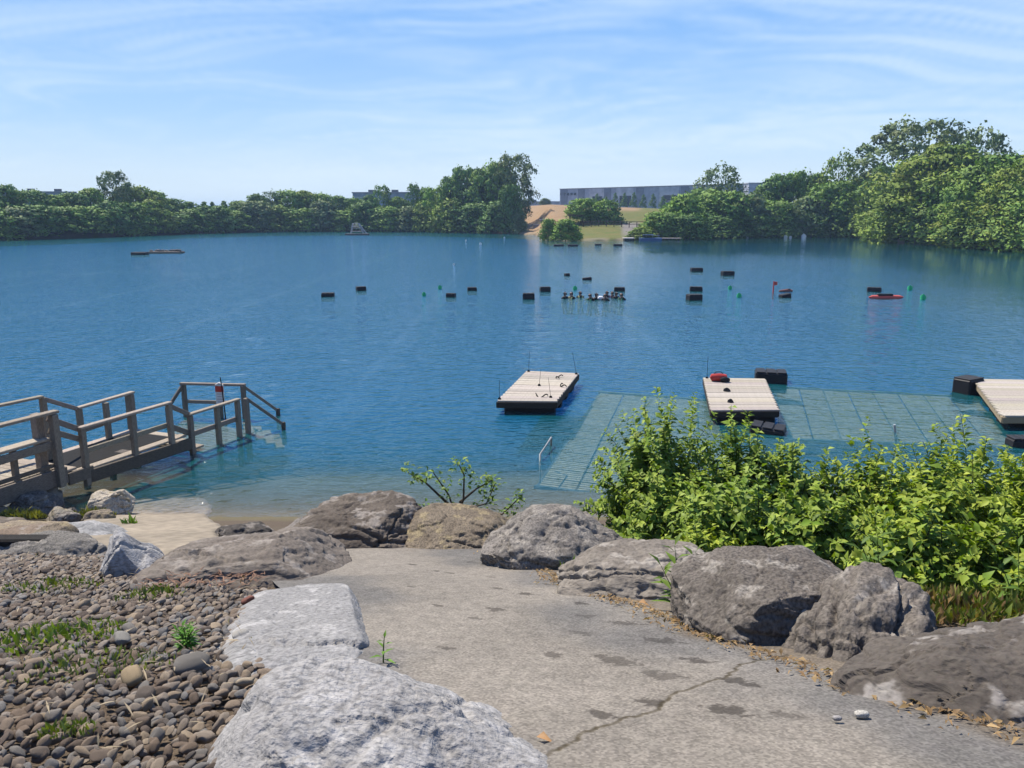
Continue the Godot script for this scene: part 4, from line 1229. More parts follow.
	# lower level, just under water
	for i in 11:
		var t := 3.05 + i * 0.16
		B.call("deck_board", dk(t, 0.0, -0.11), dk(t + 0.25 * (i / 10.0), 1.5 + 0.9 * (i / 10.0), -0.11), 0.15, 0.04, 1.0)
	for t in [2.62, 3.42, 4.08, 4.38]: B.call("post", dk(t, -0.05, -0.75), dk(t, -0.05, 0.80), 0.10, 0.10, 0.75)
	B.call("handrail", dk(2.56, -0.05, 0.835), dk(4.14, -0.05, 0.835), 0.12, 0.045, 1.2)
	B.call("rail", dk(2.62, 0.0, 0.38), dk(4.08, 0.0, 0.38), 0.045, 0.11, 0.95)
	for p in [[5.06, 2.44], [5.3, 1.55], [5.45, 0.93]]: B.call("post", dk(p[0], p[1], -0.8), dk(p[0], p[1], 0.80), 0.10, 0.10, 0.65)
	B.call("handrail", dk(5.02, 2.5, 0.82), dk(5.48, 0.88, 0.82), 0.10, 0.06, 0.95)
	B.call("rail", dk(5.06, 2.44, 0.36), dk(5.36, 1.30, 0.36), 0.045, 0.09, 0.8)
	B.call("rail", dk(5.06, 2.44, 0.80), dk(4.5, 2.46, 0.30), 0.05, 0.09, 0.6)
	B.call("post", dk(4.5, 2.46, -0.6), dk(4.5, 2.46, 0.34), 0.09, 0.09, 0.6)
	# handrails of the stair that goes under water, with its treads
	var g0 := dk(4.38, -0.05, 0.80)
	var g1 := dk(5.45, 0.93, 0.80)
	var run := Vector3(0.72, -0.72, -0.36)
	B.call("handrail", g0, g0 + run, 0.05, 0.07, 0.8)
	B.call("handrail", g1, g1 + run, 0.05, 0.07, 0.8)
	B.call("post", g0 + run + Vector3(0, 0.06, 0), g0 + run - Vector3(0, 0.5, 0), 0.08, 0.08, 0.3)
	B.call("post", g1 + run + Vector3(0, 0.06, 0), g1 + run - Vector3(0, 0.5, 0), 0.08, 0.08, 0.3)
	for i in 4:
		var s := Vector3(0.2, -0.13, -0.09) * float(i)
		B.call("step_board", dk(4.5, 0.0, -0.12) + s, dk(5.4, 0.85, -0.12) + s, 0.22, 0.04, 1.15)
	# the sign and the pole that stand against the far rail
	var sp := dk(5.31, 1.52, 0.0) + Vector3(0.02, 0, 0.10)
	var sg := thing("safety_sign", "small sign board, red top over white, on the dock's far rail", "sign", sp)
	var b1 := MB.new()
	b1.box(Vector3(0, 0.58, 0), Vector3(0.22, 0.50, 0.03), Basis(Vector3.UP, -0.15), Color(0.62, 0.60, 0.58), 0.006)
	part("board", b1, M.paint, sg)
	var b2 := MB.new()
	b2.box(Vector3(0, 0.725, 0.018), Vector3(0.215, 0.15, 0.012), Basis(Vector3.UP, -0.15), Color(0.45, 0.05, 0.03), 0.003)
	part("red_band", b2, M.paint, sg)
	var b3 := MB.new()
	for i in 4: b3.box(Vector3(0.005, 0.60 - i * 0.065, 0.0175), Vector3(0.16 - 0.02 * (i % 2), 0.022, 0.006), Basis(Vector3.UP, -0.15), Color(0.42, 0.36, 0.36), 0.001)
	part("text_line", b3, M.paint, sg)
	var b4 := MB.new()
	b4.tube([Vector3(-0.09, 0.82, 0), Vector3(0, 0.87, 0), Vector3(0.09, 0.82, 0)], [0.02, 0.03, 0.02], 8, Color(0.6, 0.58, 0.56))
	part("cap", b4, M.paint, sg)
	var pl := MB.new()
	pl.tube([Vector3(0.24, -0.5, 0.5), Vector3(0.13, 0.45, 0.3), Vector3(0.02, 1.05, 0.1)], [0.016, 0.015, 0.012], 6, Color(0.05, 0.045, 0.04))
	var po := part("boat_hook", pl, M.black, self)
	po.position = sp + Vector3(0.08, 0, 0.05)
	tag(po, "thin dark pole leaning beside the red and white sign on the dock", "pole")


# ---------- wooden floats: corners far-left, far-right, near-right, near-left at deck height
func wooden_float(label: String, q: Array, boards: int, sd: int, side: Color) -> Node3D:
	rng.seed = sd
	var c: Vector3 = (q[0] + q[1] + q[2] + q[3]) * 0.25
	var o := thing("wooden_float", label, "swimming float", Vector3(c.x, 0, c.z), "wooden floats on the lake")
	var at := func(u: float, v: float, y: float) -> Vector3:
		var p: Vector3 = (q[0] as Vector3).lerp(q[1], u).lerp((q[3] as Vector3).lerp(q[2], u), v) - c
		return Vector3(p.x, y, p.z)
	for i in boards:
		var v := (i + 0.5) / boards
		var a: Vector3 = at.call(-0.005, v, 0.29)
		var b: Vector3 = at.call(1.005, v, 0.29)
		var w: float = (at.call(0.5, 1.0, 0) as Vector3).distance_to(at.call(0.5, 0.0, 0)) / boards - 0.012
		var k := rng.randf_range(0.82, 1.12)
		var m := MB.new()
		m.box(Vector3.ZERO, Vector3(w, 0.04, a.distance_to(b)), Basis(), Color(0.62 * k, 0.555 * k * rng.randf_range(0.97, 1.02), 0.47 * k * rng.randf_range(0.92, 1.05)), 0.006)
		var z := (b - a).normalized()
		var e := part("deck_board", m, M.wood, o)
		e.transform = Transform3D(Basis(Vector3.UP.cross(z).normalized(), Vector3.UP, z), (a + b) * 0.5 + Vector3(0, rng.randf_range(-0.004, 0.004), 0))
	var cs := [at.call(0.0, 0.0, 0.195), at.call(1.0, 0.0, 0.195), at.call(1.0, 1.0, 0.195), at.call(0.0, 1.0, 0.195)]
	for i in 4:
		var m := MB.new()
		m.beam(cs[i], cs[(i + 1) % 4], 0.05, 0.15, side, 0.008)
		part("side_board", m, M.wood, o)
	for i in 4:
		var m := MB.new()
		var p: Vector3 = at.call(0.06, 0.12 + i * 0.25, -0.02)
		var r: Vector3 = at.call(0.94, 0.12 + i * 0.25, -0.02)
		m.beam(p, r, 0.55, 0.26, Color(1, 1, 1), 0.03)
		part("float_drum", m, M.black, o)
	return o


func rod(label: String, p: Vector3, tip: Vector3, called := "thin_rod") -> void:
	var o := thing(called, label, "rod", p, "rods on the floats")
	var b := MB.new()
	b.tube([Vector3(0, 0.01, 0), tip], [0.006, 0.004], 5, Color(0.05, 0.045, 0.04))
	part("shaft", b, M.black, o)
	var f := MB.new()
	f.tube([Vector3(0, 0, 0), Vector3(0, 0.03, 0), Vector3(0, 0.05, 0)], [0.045, 0.04, 0.015], 8, Color(1, 1, 1))
	part("foot", f, M.black, o)


func float_block(label: String, x: float, d: float, w: float, h: float, turn: float, tilt := 0.0, called := "float_block", dp := 0.0) -> void:
	var o := thing(called, label, "float", V(x, 0, d), "black float blocks on the lake")
	o.rotation_degrees = Vector3(0, turn, tilt)
	var z := dp if dp > 0 else w * 0.75
	var b := MB.new()
	b.box(Vector3(0, h * 0.5 - 0.17, 0), Vector3(w, h + 0.3, z), Basis(), Color(1, 1, 1), 0.04)
	part("body", b, M.black, o)
	for k in 3:
		var r := MB.new()
		r.box(Vector3(w * (-0.33 + 0.33 * k), h - 0.005, 0), Vector3(w * 0.28, 0.03, z * 0.94), Basis(), Color(4.2, 4.0, 3.9), 0.012)
		part("rib", r, M.rubber, o)


func buoy(label: String, x: float, d: float, r: float, col: Color, called := "buoy") -> void:
	var o := thing(called, label, "buoy", V(x, 0, d), "buoys on the lake")
	var pts := []
	var rad := []
	for i in 11:
		var a := PI * i / 10.0
		pts.append(Vector3(0, r * 0.55 - cos(a) * r, 0))
		rad.append(maxf(r * sin(a), 0.004))
	var b := MB.new()
	b.tube(pts, rad, 14, col, false)
	part("ball", b, M.paint, o)
	var t := MB.new()
	t.tube([Vector3(0, r * 1.5, 0), Vector3(0, r * 1.75, 0)], [r * 0.22, r * 0.18], 8, col * 0.8)
	part("eye", t, M.paint, o)


func floats() -> void:
	wooden_float("wooden float with metal rods and loops on its deck, the one standing alone", [V(0.45, 0, 23.85), V(1.98, 0, 23.45), V(1.12, 0, 19.85), V(-0.38, 0, 19.9)], 14, 1, Color(0.05, 0.042, 0.035))
	wooden_float("wooden float between the two sunken gratings, with red gear on one corner", [V(5.55, 0, 22.8), V(7.28, 0, 22.66), V(6.47, 0, 18.95), V(4.83, 0, 18.9)], 14, 2, Color(0.05, 0.042, 0.035))
	wooden_float("wooden float cut by the photo's right edge, lit along its side board", [V(13.3, 0, 22.66), V(15.5, 0, 22.45), V(13.5, 0, 18.37), V(11.57, 0, 18.37)], 14, 3, Color(0.42, 0.34, 0.22))
	for q in [["thin upright rod at the lone float's far left corner", 0.5, 23.7, 0.02, 0.62, 0.0], ["thin upright rod at the lone float's far right corner", 1.9, 23.3, -0.12, 0.65, 0.0], ["thin upright rod at the lone float's near left corner", -0.32, 20.05, 0.0, 0.5, 0.05], ["leaning rod in the middle of the lone float's deck", 0.75, 21.7, 0.05, 0.45, -0.1], ["longer leaning rod near the lone float's near right corner", 1.0, 20.25, -0.06, 0.5, -0.12], ["thin upright rod at the far left corner of the float with red gear", 5.62, 22.7, 0.0, 0.65, 0.0]]:
		rod(q[0], V(q[1], 0.312, q[2]), Vector3(q[3], q[4], q[5]))
	for q in [["bent dark strap lying by the longer rod on the lone float", 0.78, 20.45, 0.16, 0.3], ["small dark strap lying near the lone float's right side", 1.45, 21.6, 0.12, 1.2], ["dark coiled line at the lone float's far right", 1.42, 22.7, 0.15, 2.0]]:
		var b := MB.new()
		var pts := []
		for i in 9: pts.append(Vector3(cos(PI * i / 8.0 + q[4]) * q[3], 0.02 + 0.05 * sin(i * 1.1), sin(PI * i / 8.0 + q[4]) * q[3]))
		b.tube(pts, [0.015, 0.015, 0.018, 0.018, 0.02, 0.018, 0.018, 0.015, 0.015], 5, Color(0.6, 0.5, 0.4))
		var e := part("strap", b, M.rubber, self)
		e.position = V(q[1], 0.315, q[2])
		tag(e, q[0], "strap", "straps on the lone float")
	# red and black gear bag
	var o := thing("gear_bag", "red and black gear bag on the middle float's far left corner", "bag", V(5.85, 0.31, 22.3))
	var b := MB.new()
	b.tube([Vector3(-0.24, 0.10, 0), Vector3(-0.2, 0.11, 0), Vector3(0, 0.12, 0.02), Vector3(0.2, 0.10, 0), Vector3(0.24, 0.09, 0)], [0.03, 0.10, 0.12, 0.10, 0.03], 10, Color(0.40, 0.05, 0.04))
	part("body", b, M.paint, o)
	b = MB.new()
	b.tube([Vector3(0.02, 0.07, 0.14), Vector3(0.14, 0.09, 0.16), Vector3(0.27, 0.06, 0.12)], [0.05, 0.08, 0.05], 8, Color(1, 1, 1))
	part("pouch", b, M.black, o)
	b = MB.new()
	b.tube([Vector3(-0.15, 0.2, 0), Vector3(-0.08, 0.27, 0), Vector3(0.06, 0.27, 0), Vector3(0.13, 0.2, 0)], [0.012, 0.012, 0.012, 0.012], 6, Color(1, 1, 1))
	part("handle", b, M.black, o)
	for q in [["dark weight lying on the middle float below the red bag", 5.75, 21.0, 0.10], ["small dark weight lying nearest the shrub tip on the middle float", 5.5, 19.7, 0.08]]:
		var w := MB.new()
		w.tube([Vector3(0, 0, 0), Vector3(0, 0.05, 0), Vector3(0.01, 0.09, 0)], [q[3], q[3] * 0.9, q[3] * 0.3], 9, Color(1, 1, 1))
		var e := part("dive_weight", w, M.rubber, self)
		e.position = V(q[1], 0.312, q[2])
		tag(e, q[0], "weight", "weights on the middle float")
	var F := float_block
	for q in [["large ribbed black float block moored beyond the middle float's right corner", 7.85, 23.9, 0.92, 0.30, -14, 0], ["tilted ribbed black float block against the middle float's near side", 6.0, 18.2, 0.78, 0.12, -24, -4], ["rounded black float block at the corner of the edge-cut float", 13.0, 22.4, 0.7, 0.40, 30, 0], ["small black float block below the edge-cut float", 11.2, 17.05, 0.5, 0.16, 0, 0],
			["black float block farthest to the photo's left, half sunk", -11.2, 48.98, 0.76, 0.26, 5, 0], ["black float block up and right of the leftmost one", -9.9, 52.83, 0.62, 0.30, 25, 0], ["black float block right of the two small green buoys, nearer of two", -3.69, 48.68, 0.55, 0.26, -15, 0], ["black float block right of the two small green buoys, farther of two", -2.62, 52.83, 0.62, 0.24, 8, 0],
			["tall black float block left of the divers, nearer of two", 0.98, 47.53, 0.70, 0.42, 0, 0], ["black float block left of the divers, farther of two", 2.14, 52.15, 0.66, 0.36, 10, 0], ["black float block just behind the divers on their right", 7.0, 52.48, 0.70, 0.28, -5, 0], ["tiny dark float far behind the divers", 4.43, 65.13, 0.42, 0.22, 30, 0], ["low dark wedge-shaped float behind the divers", 5.68, 61.21, 0.7, 0.2, 0, 7],
			["black float block farthest out, left of a pair right of the divers", 15.99, 70.18, 1.0, 0.36, 0, 0], ["black float block farthest out, right of a pair", 17.49, 65.66, 0.95, 0.42, 5, 0], ["black float block closest in the row, below another black block", 10.64, 46.98, 0.82, 0.40, 12, 0], ["black float block directly behind the closest one in the row", 11.98, 52.48, 0.8, 0.34, -8, 0],
			["grey-topped black float block left of the green buoy pair at the right", 23.43, 52.15, 0.85, 0.32, -20, 0], ["tilted black float under the red marker pole", 16.42, 48.39, 0.62, 0.24, 15, 10],
			["dark float at the left end of the low line off the water-edge bushes", 7.0, 122.6, 1.5, 0.3, 0, 0], ["dark float at the right end of the low line off the water-edge bushes", 9.1, 122.0, 1.5, 0.32, 0, 0], ["dark float off the far ramp, left of two", 13.3, 126.0, 1.0, 0.24, 0, 0], ["dark float off the far ramp, right of two", 16.1, 124.0, 1.3, 0.3, 0, 0]]:
		F.call(q[0], q[1], q[2], q[3], q[4] * (0.75 if q[2] > 30.0 else 1.0), q[5], q[6])
	var gc := Color(0.03, 0.42, 0.17)
	for q in [["small green buoy low in the water, left one of the pair left of the divers", -5.39, 49.28, 0.13], ["small green buoy, farther one of the pair left of the divers", -4.81, 53.88, 0.14], ["green buoy bobbing behind the divers", 4.16, 53.18, 0.15], ["green buoy right of the closest black blocks, farther one", 14.48, 53.53, 0.14], ["green buoy right of the closest black blocks, nearer one", 13.66, 48.39, 0.15], ["green buoy at the photo's right side, farther of two", 26.26, 53.18, 0.17], ["green buoy at the photo's right side, nearer of two", 24.16, 47.25, 0.17]]:
		buoy(q[0], q[1], q[2], q[3], gc, "green_buoy")
	var wc := Color(0.75, 0.75, 0.72)
	for q in [["small white buoy out in the middle of the lake", -5.6, 78.25, 0.11], ["white buoy off the tall grove, larger one", -4.94, 128.0, 0.20], ["white buoy off the tall grove, left one", -8.11, 143.9, 0.16], ["white buoy below the tall grove's middle, close to the bank", -1.5, 160.0, 0.16], ["white buoy before the right treeline, leftmost", 46.2, 160.5, 0.3], ["white buoy before the right treeline, one of two together", 53.6, 160.0, 0.4], ["white buoy before the right treeline, right of the two together", 54.5, 160.0, 0.3], ["white buoy before the right treeline, rightmost", 57.3, 160.5, 0.5], ["white buoy before the right treeline, second from its left", 50.5, 161.0, 0.25]]:
		buoy(q[0], q[1], q[2], q[3], wc, "white_buoy")
	# the red marker pole with its flag, and the red and black float
	o = thing("marker_pole", "red marker pole with a small flag standing in the water", "marker", V(16.48, 0, 50.83))
	b = MB.new()
	b.tube([Vector3(0, -0.4, 0), Vector3(0, 0.75, 0)], [0.05, 0.035], 8, Color(0.55, 0.08, 0.06))
	part("pole", b, M.paint, o)
	b = MB.new()
	b.box(Vector3(0.12, 0.60, 0), Vector3(0.22, 0.22, 0.02), Basis(), Color(0.55, 0.08, 0.06), 0.004)
	part("flag", b, M.paint, o)
	o = thing("float_bar", "low brownish float bar right of the red marker pole", "float", V(17.5, 0, 51.5))
	b = MB.new()
	b.tube([Vector3(-0.42, 0.06, 0), Vector3(0.1, 0.10, 0), Vector3(0.42, 0.08, 0)], [0.06, 0.10, 0.07], 8, Color(0.20, 0.09, 0.07))
	part("body", b, M.paint, o)
	b = MB.new()
	b.box(Vector3(0.2, 0.16, 0), Vector3(0.16, 0.1, 0.14), Basis(), Color(1, 1, 1), 0.02)
	part("handle", b, M.black, o)
	o = thing("paddle_board", "red board with black gear on it, floating right of the grey-topped block", "board", V(22.2, 0, 47.8))
	b = MB.new()
	b.tube([Vector3(-1.0, 0.05, 0), Vector3(-0.8, 0.04, 0), Vector3(0, 0.03, 0), Vector3(0.8, 0.04, 0), Vector3(1.05, 0.06, 0)], [0.03, 0.13, 0.16, 0.13, 0.03], 10, Color(0.55, 0.10, 0.08))
	part("hull", b, M.paint, o)
	b = MB.new()
	b.box(Vector3(-0.05, 0.20, 0), Vector3(0.9, 0.12, 0.26), Basis(), Color(1, 1, 1), 0.03)
	part("deck_pad", b, M.black, o)
	# far out: the long low raft, the tower on its raft
	o = thing("rock_raft", "long low grey raft far out on the left of the lake", "raft", V(-43.1, 0, 101.5))
	rng.seed = 51
	b = MB.new()
	b.box(Vector3(0, 0.05, 0), Vector3(4.0, 0.3, 1.6), Basis(), Color(0.2, 0.18, 0.15), 0.05)
	part("deck", b, M.wood, o)
	for i in 9:
		b = MB.new()
		b.box(Vector3(-1.8 + i * 0.45, 0.30, rng.randf_range(-0.4, 0.4)), Vector3(0.36, rng.randf_range(0.15, 0.34), 0.5), Basis(Vector3.UP, rng.randf()), Color(0.34, 0.31, 0.27) * rng.randf_range(0.6, 1.2), 0.05)
		part("crate", b, M.wood, o)
	F.call("dark flat float left of the long low raft", -44.75, 97.85, 1.7, 0.28, 0, 0)
	o = thing("dive_tower", "grey metal frame tower standing on a dark raft far out", "tower", V(-34.4, 0, 181.7))
	o.scale = Vector3(0.9, 0.8, 0.9)
	b = MB.new()
	b.box(Vector3(0, 0.15, 0), Vector3(5.6, 0.5, 3.2), Basis(), Color(0.10, 0.10, 0.10), 0.08)
	part("raft", b, M.wood, o)
	for p in [[-1.5, -0.7, -0.6], [-1.5, 0.7, -0.6], [1.6, -0.7, 0.4], [1.6, 0.7, 0.4]]:
		b = MB.new()
		b.tube([Vector3(p[0], 0.4, p[1]), Vector3(p[0] * 0.45 - 0.3, 3.2, p[1] * 0.8)], [0.10, 0.08], 6, Color(1, 1, 1))
		part("leg", b, M.steel, o)
	for y in [1.0, 1.9, 2.7, 3.2]:
		for z in [-0.6, 0.6]:
			b = MB.new()
			var k: float = (y - 0.4) / 2.8
			b.tube([Vector3(lerpf(-1.5, -0.97, k), y, z), Vector3(lerpf(1.6, 0.42, k), y, z)], [0.06, 0.06], 5, Color(1, 1, 1))
			part("brace", b, M.steel, o)
	b = MB.new()
	b.tube([Vector3(0.5, 3.1, 0), Vector3(2.3, 0.4, 0)], [0.16, 0.16], 6, Color(1, 1, 1))
	part("slide", b, M.steel, o)
	b = MB.new()
	b.box(Vector3(-0.3, 2.3, 0), Vector3(1.6, 0.08, 1.3), Basis(), Color(1, 1, 1), 0.01)
	part("platform", b, M.steel, o)


# sunken training platforms: a frame of tubes and grating panels, one by one, under the surface
func grating(label: String, p00: Vector3, p10: Vector3, p11: Vector3, p01: Vector3, nu: int, nv: int, sd: int) -> Node3D:
	rng.seed = sd
	var o := thing("sunken_platform", label, "platform", p00, "sunken platforms")
	var at := func(u: float, v: float) -> Vector3: return p00.lerp(p10, u).lerp(p01.lerp(p11, u), v) - p00
	for j in nv:
		for i in nu:
			var b := MB.new()
			var bars := 5
			var k := rng.randf_range(0.85, 1.1)
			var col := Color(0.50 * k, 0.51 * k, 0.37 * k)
			for s in bars:
				var v0 := (j + 0.02 + 0.96 * s / bars) / nv
				var v1 := (j + 0.02 + 0.96 * (s + 0.72) / bars) / nv
				var a: Vector3 = at.call((i + 0.03) / nu, v0)
				var c: Vector3 = at.call((i + 0.97) / nu, v0)
				var e: Vector3 = at.call((i + 0.97) / nu, v1)
				var f: Vector3 = at.call((i + 0.03) / nu, v1)
				b.flat(a, c, e, f, (a + e) * 0.5 - Vector3.UP, col)
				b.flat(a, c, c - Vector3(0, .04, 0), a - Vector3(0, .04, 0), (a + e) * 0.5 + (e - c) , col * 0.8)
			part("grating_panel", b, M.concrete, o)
	for i in nu + 1:
		if i % 2 == 0 or i == nu:
			var b := MB.new()
			b.beam((at.call(float(i) / nu, -0.01) as Vector3) + Vector3(0, -0.1, 0), (at.call(float(i) / nu, 1.01) as Vector3) + Vector3(0, -0.1, 0), 0.12, 0.12, Color(0.06, 0.09, 0.10))
			part("frame_tube", b, M.paint, o)
	for v in [-0.004, 1.004]:
		var b := MB.new()
		b.beam(at.call(-0.01, v), at.call(1.01, v), 0.09, 0.10, Color(0.07, 0.12, 0.14))
		part("frame_tube", b, M.paint, o)
	return o


func sunken() -> void:
	var y := -0.6
	grating("sunken pale green grating whose corner shows left of the thicket, with a bent rail", V(0.52, y, 15.92), V(5.19, y, 14.15), V(7.1, y, 23.3), V(2.78, y, 24.82), 6, 14, 3)
	grating("sunken pale green grating between the middle float and the edge-cut float", V(6.86, y, 19.45), V(12.3, y, 18.7), V(14.26, y, 24.12), V(8.56, y, 25.55), 8, 9, 4)
	var b := MB.new()
	b.tube([V(0.58, -0.5, 15.9), V(0.58, 0.10, 15.95), V(0.86, 0.16, 17.0), V(0.87, -0.4, 17.05)], [0.02, 0.02, 0.024, 0.024], 7, Color(0.75, 0.75, 0.75))
	var o := part("bent_rail", b, M.steel, self)
	tag(o, "bent pale metal rail sticking out of the water at the sunken grating's corner", "rail")
	for q in [["pale post breaking the water beyond the thicket, left of two", 8.05, 17.0, -0.25], ["pale post breaking the water beyond the thicket, right of two", 9.2, 18.2, -0.3]]:
		b = MB.new()
		b.tube([Vector3(0, -1.2, 0), Vector3(q[3], 0.16, 0.1)], [0.03, 0.026], 7, Color(1, 1, 1))
		o = part("water_post", b, M.steel, self)
		o.position = V(q[1], 0, q[2])
		tag(o, q[0], "post", "posts standing in the water")


# ---------- divers: a body as one surface, meshed from tapered bones with a smooth minimum (surface nets)
func capsule(p: Vector3, a: Vector3, b: Vector3, ra: float, rb: float) -> float:
	var ab := b - a
	var t := clampf((p - a).dot(ab) / ab.length_squared(), 0.0, 1.0)
	return p.distance_to(a + ab * t) - lerpf(ra, rb, t)


func nets(b: MB, bones: Array, lo: Vector3, hi: Vector3, cell: float, k: float, tint: Callable) -> void:
	var n := Vector3i(((hi - lo) / cell).ceil()) + Vector3i.ONE
	var F := PackedFloat32Array()
	F.resize(n.x * n.y * n.z)
	var i := 0
	for z in n.z:
		for y in n.y:
			for x in n.x:
				var p := lo + Vector3(x, y, z) * cell
				var d := 9.0
				for q in bones:
					var e := capsule(p, q[0], q[1], q[2], q[3])
					var h := clampf(0.5 + 0.5 * (d - e) / k, 0.0, 1.0)
					d = lerpf(d, e, h) - k * h * (1.0 - h)
				F[i] = d
				i += 1
	var id := PackedInt32Array()
	id.resize(F.size())
	id.fill(-1)
	var sx := 1
	var sy := n.x
	var sz := n.x * n.y
	for z in n.z - 1:
		for y in n.y - 1:
			for x in n.x - 1:
				var c := x + y * sy + z * sz
				var sum := Vector3.ZERO
				var m := 0
				for e in [[0, 1, 0], [2, 3, 0], [4, 5, 0], [6, 7, 0], [0, 2, 1], [1, 3, 1], [4, 6, 1], [5, 7, 1], [0, 4, 2], [1, 5, 2], [2, 6, 2], [3, 7, 2]]:
					var f0 := F[c + (e[0] & 1) + (e[0] >> 1 & 1) * sy + (e[0] >> 2) * sz]
					var f1 := F[c + (e[1] & 1) + (e[1] >> 1 & 1) * sy + (e[1] >> 2) * sz]
					if (f0 < 0) != (f1 < 0):
						var t := f0 / (f0 - f1)
						var p := Vector3(e[0] & 1, e[0] >> 1 & 1, e[0] >> 2)
						p[e[2]] += t
						sum += p
						m += 1
				if m:
					var p := lo + (Vector3(x, y, z) + sum / m) * cell
					id[c] = b.v.size()
					b.v.append(p)
					var g := Vector3(F[c + sx] - F[c], F[c + sy] - F[c], F[c + sz] - F[c])
					b.n.append(g.normalized())
					b.c.append(tint.call(p))
	for z in range(1, n.z - 1):
		for y in range(1, n.y - 1):
			for x in range(1, n.x - 1):
				var c := x + y * sy + z * sz
				for ax in 3:
					var o: int = [sx, sy, sz][ax]
					if (F[c] < 0) == (F[c + o] < 0): continue
					var u: int = [sy, sz, sx][ax]
					var w: int = [sz, sx, sy][ax]
					var q := [id[c], id[c - u], id[c - u - w], id[c - w]]
					if q.min() < 0: continue
					if F[c] < 0: b.ix.append_array(PackedInt32Array([q[0], q[2], q[1], q[0], q[3], q[2]]))
					else: b.ix.append_array(PackedInt32Array([q[0], q[1], q[2], q[0], q[2], q[3]]))


func diver_body(raise: float) -> ArrayMesh:
	# origin at the waterline, chest deep; the head's centre at 0.24, facing +z
	var b := MB.new()
	var hand := Vector3(0.24, -0.22 + raise * 0.45, 0.38)
	var bones := [[Vector3(0, 0.26, -0.005), Vector3(0, 0.19, 0.02), 0.10, 0.075], [Vector3(0, 0.16, -0.01), Vector3(0, 0.06, -0.02), 0.062, 0.065], [Vector3(-0.15, 0.0, -0.02), Vector3(0.15, 0.0, -0.02), 0.075, 0.075], [Vector3(0, -0.02, -0.02), Vector3(0, -0.5, -0.03), 0.15, 0.135],
		[Vector3(-0.19, 0.0, -0.02), Vector3(-0.27, -0.24, 0.08), 0.06, 0.048], [Vector3(-0.27, -0.24, 0.08), Vector3(-0.16, -0.22, 0.32), 0.045, 0.032], [Vector3(0.19, 0.0, -0.02), Vector3(0.30, -0.2 + raise * 0.2, 0.1), 0.06, 0.048], [Vector3(0.30, -0.2 + raise * 0.2, 0.1), hand, 0.045, 0.032],
		[Vector3(-0.09, -0.5, -0.03), Vector3(-0.11, -0.9, 0.08), 0.085, 0.06], [Vector3(-0.11, -0.9, 0.08), Vector3(-0.10, -1.28, -0.10), 0.055, 0.04], [Vector3(0.09, -0.5, -0.03), Vector3(0.12, -0.88, 0.12), 0.085, 0.06], [Vector3(0.12, -0.88, 0.12), Vector3(0.10, -1.25, -0.05), 0.055, 0.04],
		[Vector3(0, 0.205, 0.085), Vector3(0, 0.19, 0.11), 0.014, 0.016]]
	nets(b, bones, Vector3(-0.45, -1.4, -0.26), Vector3(0.45, 0.42, 0.5), 0.032, 0.04, func(p: Vector3) -> Color:
		if p.y > 0.12 and p.z > 0.055: return Color(0.42, 0.27, 0.20)
		return Color(0.018, 0.018, 0.022))
	for s in [-1.0, 1.0]:
		var w := Vector3(-0.16, -0.22, 0.32) if s < 0 else hand
		var fb := [[w, w + Vector3(0, 0, 0.07), 0.03, 0.034]]
		for f in 4:
			var r := w + Vector3((-0.03 + 0.02 * f), 0, 0.08)
			var l: float = [0.026, 0.032, 0.034, 0.028][f]
			fb.append([r, r + Vector3(0, -0.006, l), 0.009, 0.0085])
			fb.append([r + Vector3(0, -0.006, l), r + Vector3(0, -0.03, l * 1.7), 0.0085, 0.007])
		fb.append([w + Vector3(-0.03 * s, 0, 0.03), w + Vector3(-0.055 * s, -0.015, 0.075), 0.011, 0.009])
		nets(b, fb, w - Vector3(0.08, 0.07, 0.05), w + Vector3(0.08, 0.06, 0.17), 0.007, 0.008, func(_p): return Color(0.02, 0.02, 0.022))
	return b.mesh()


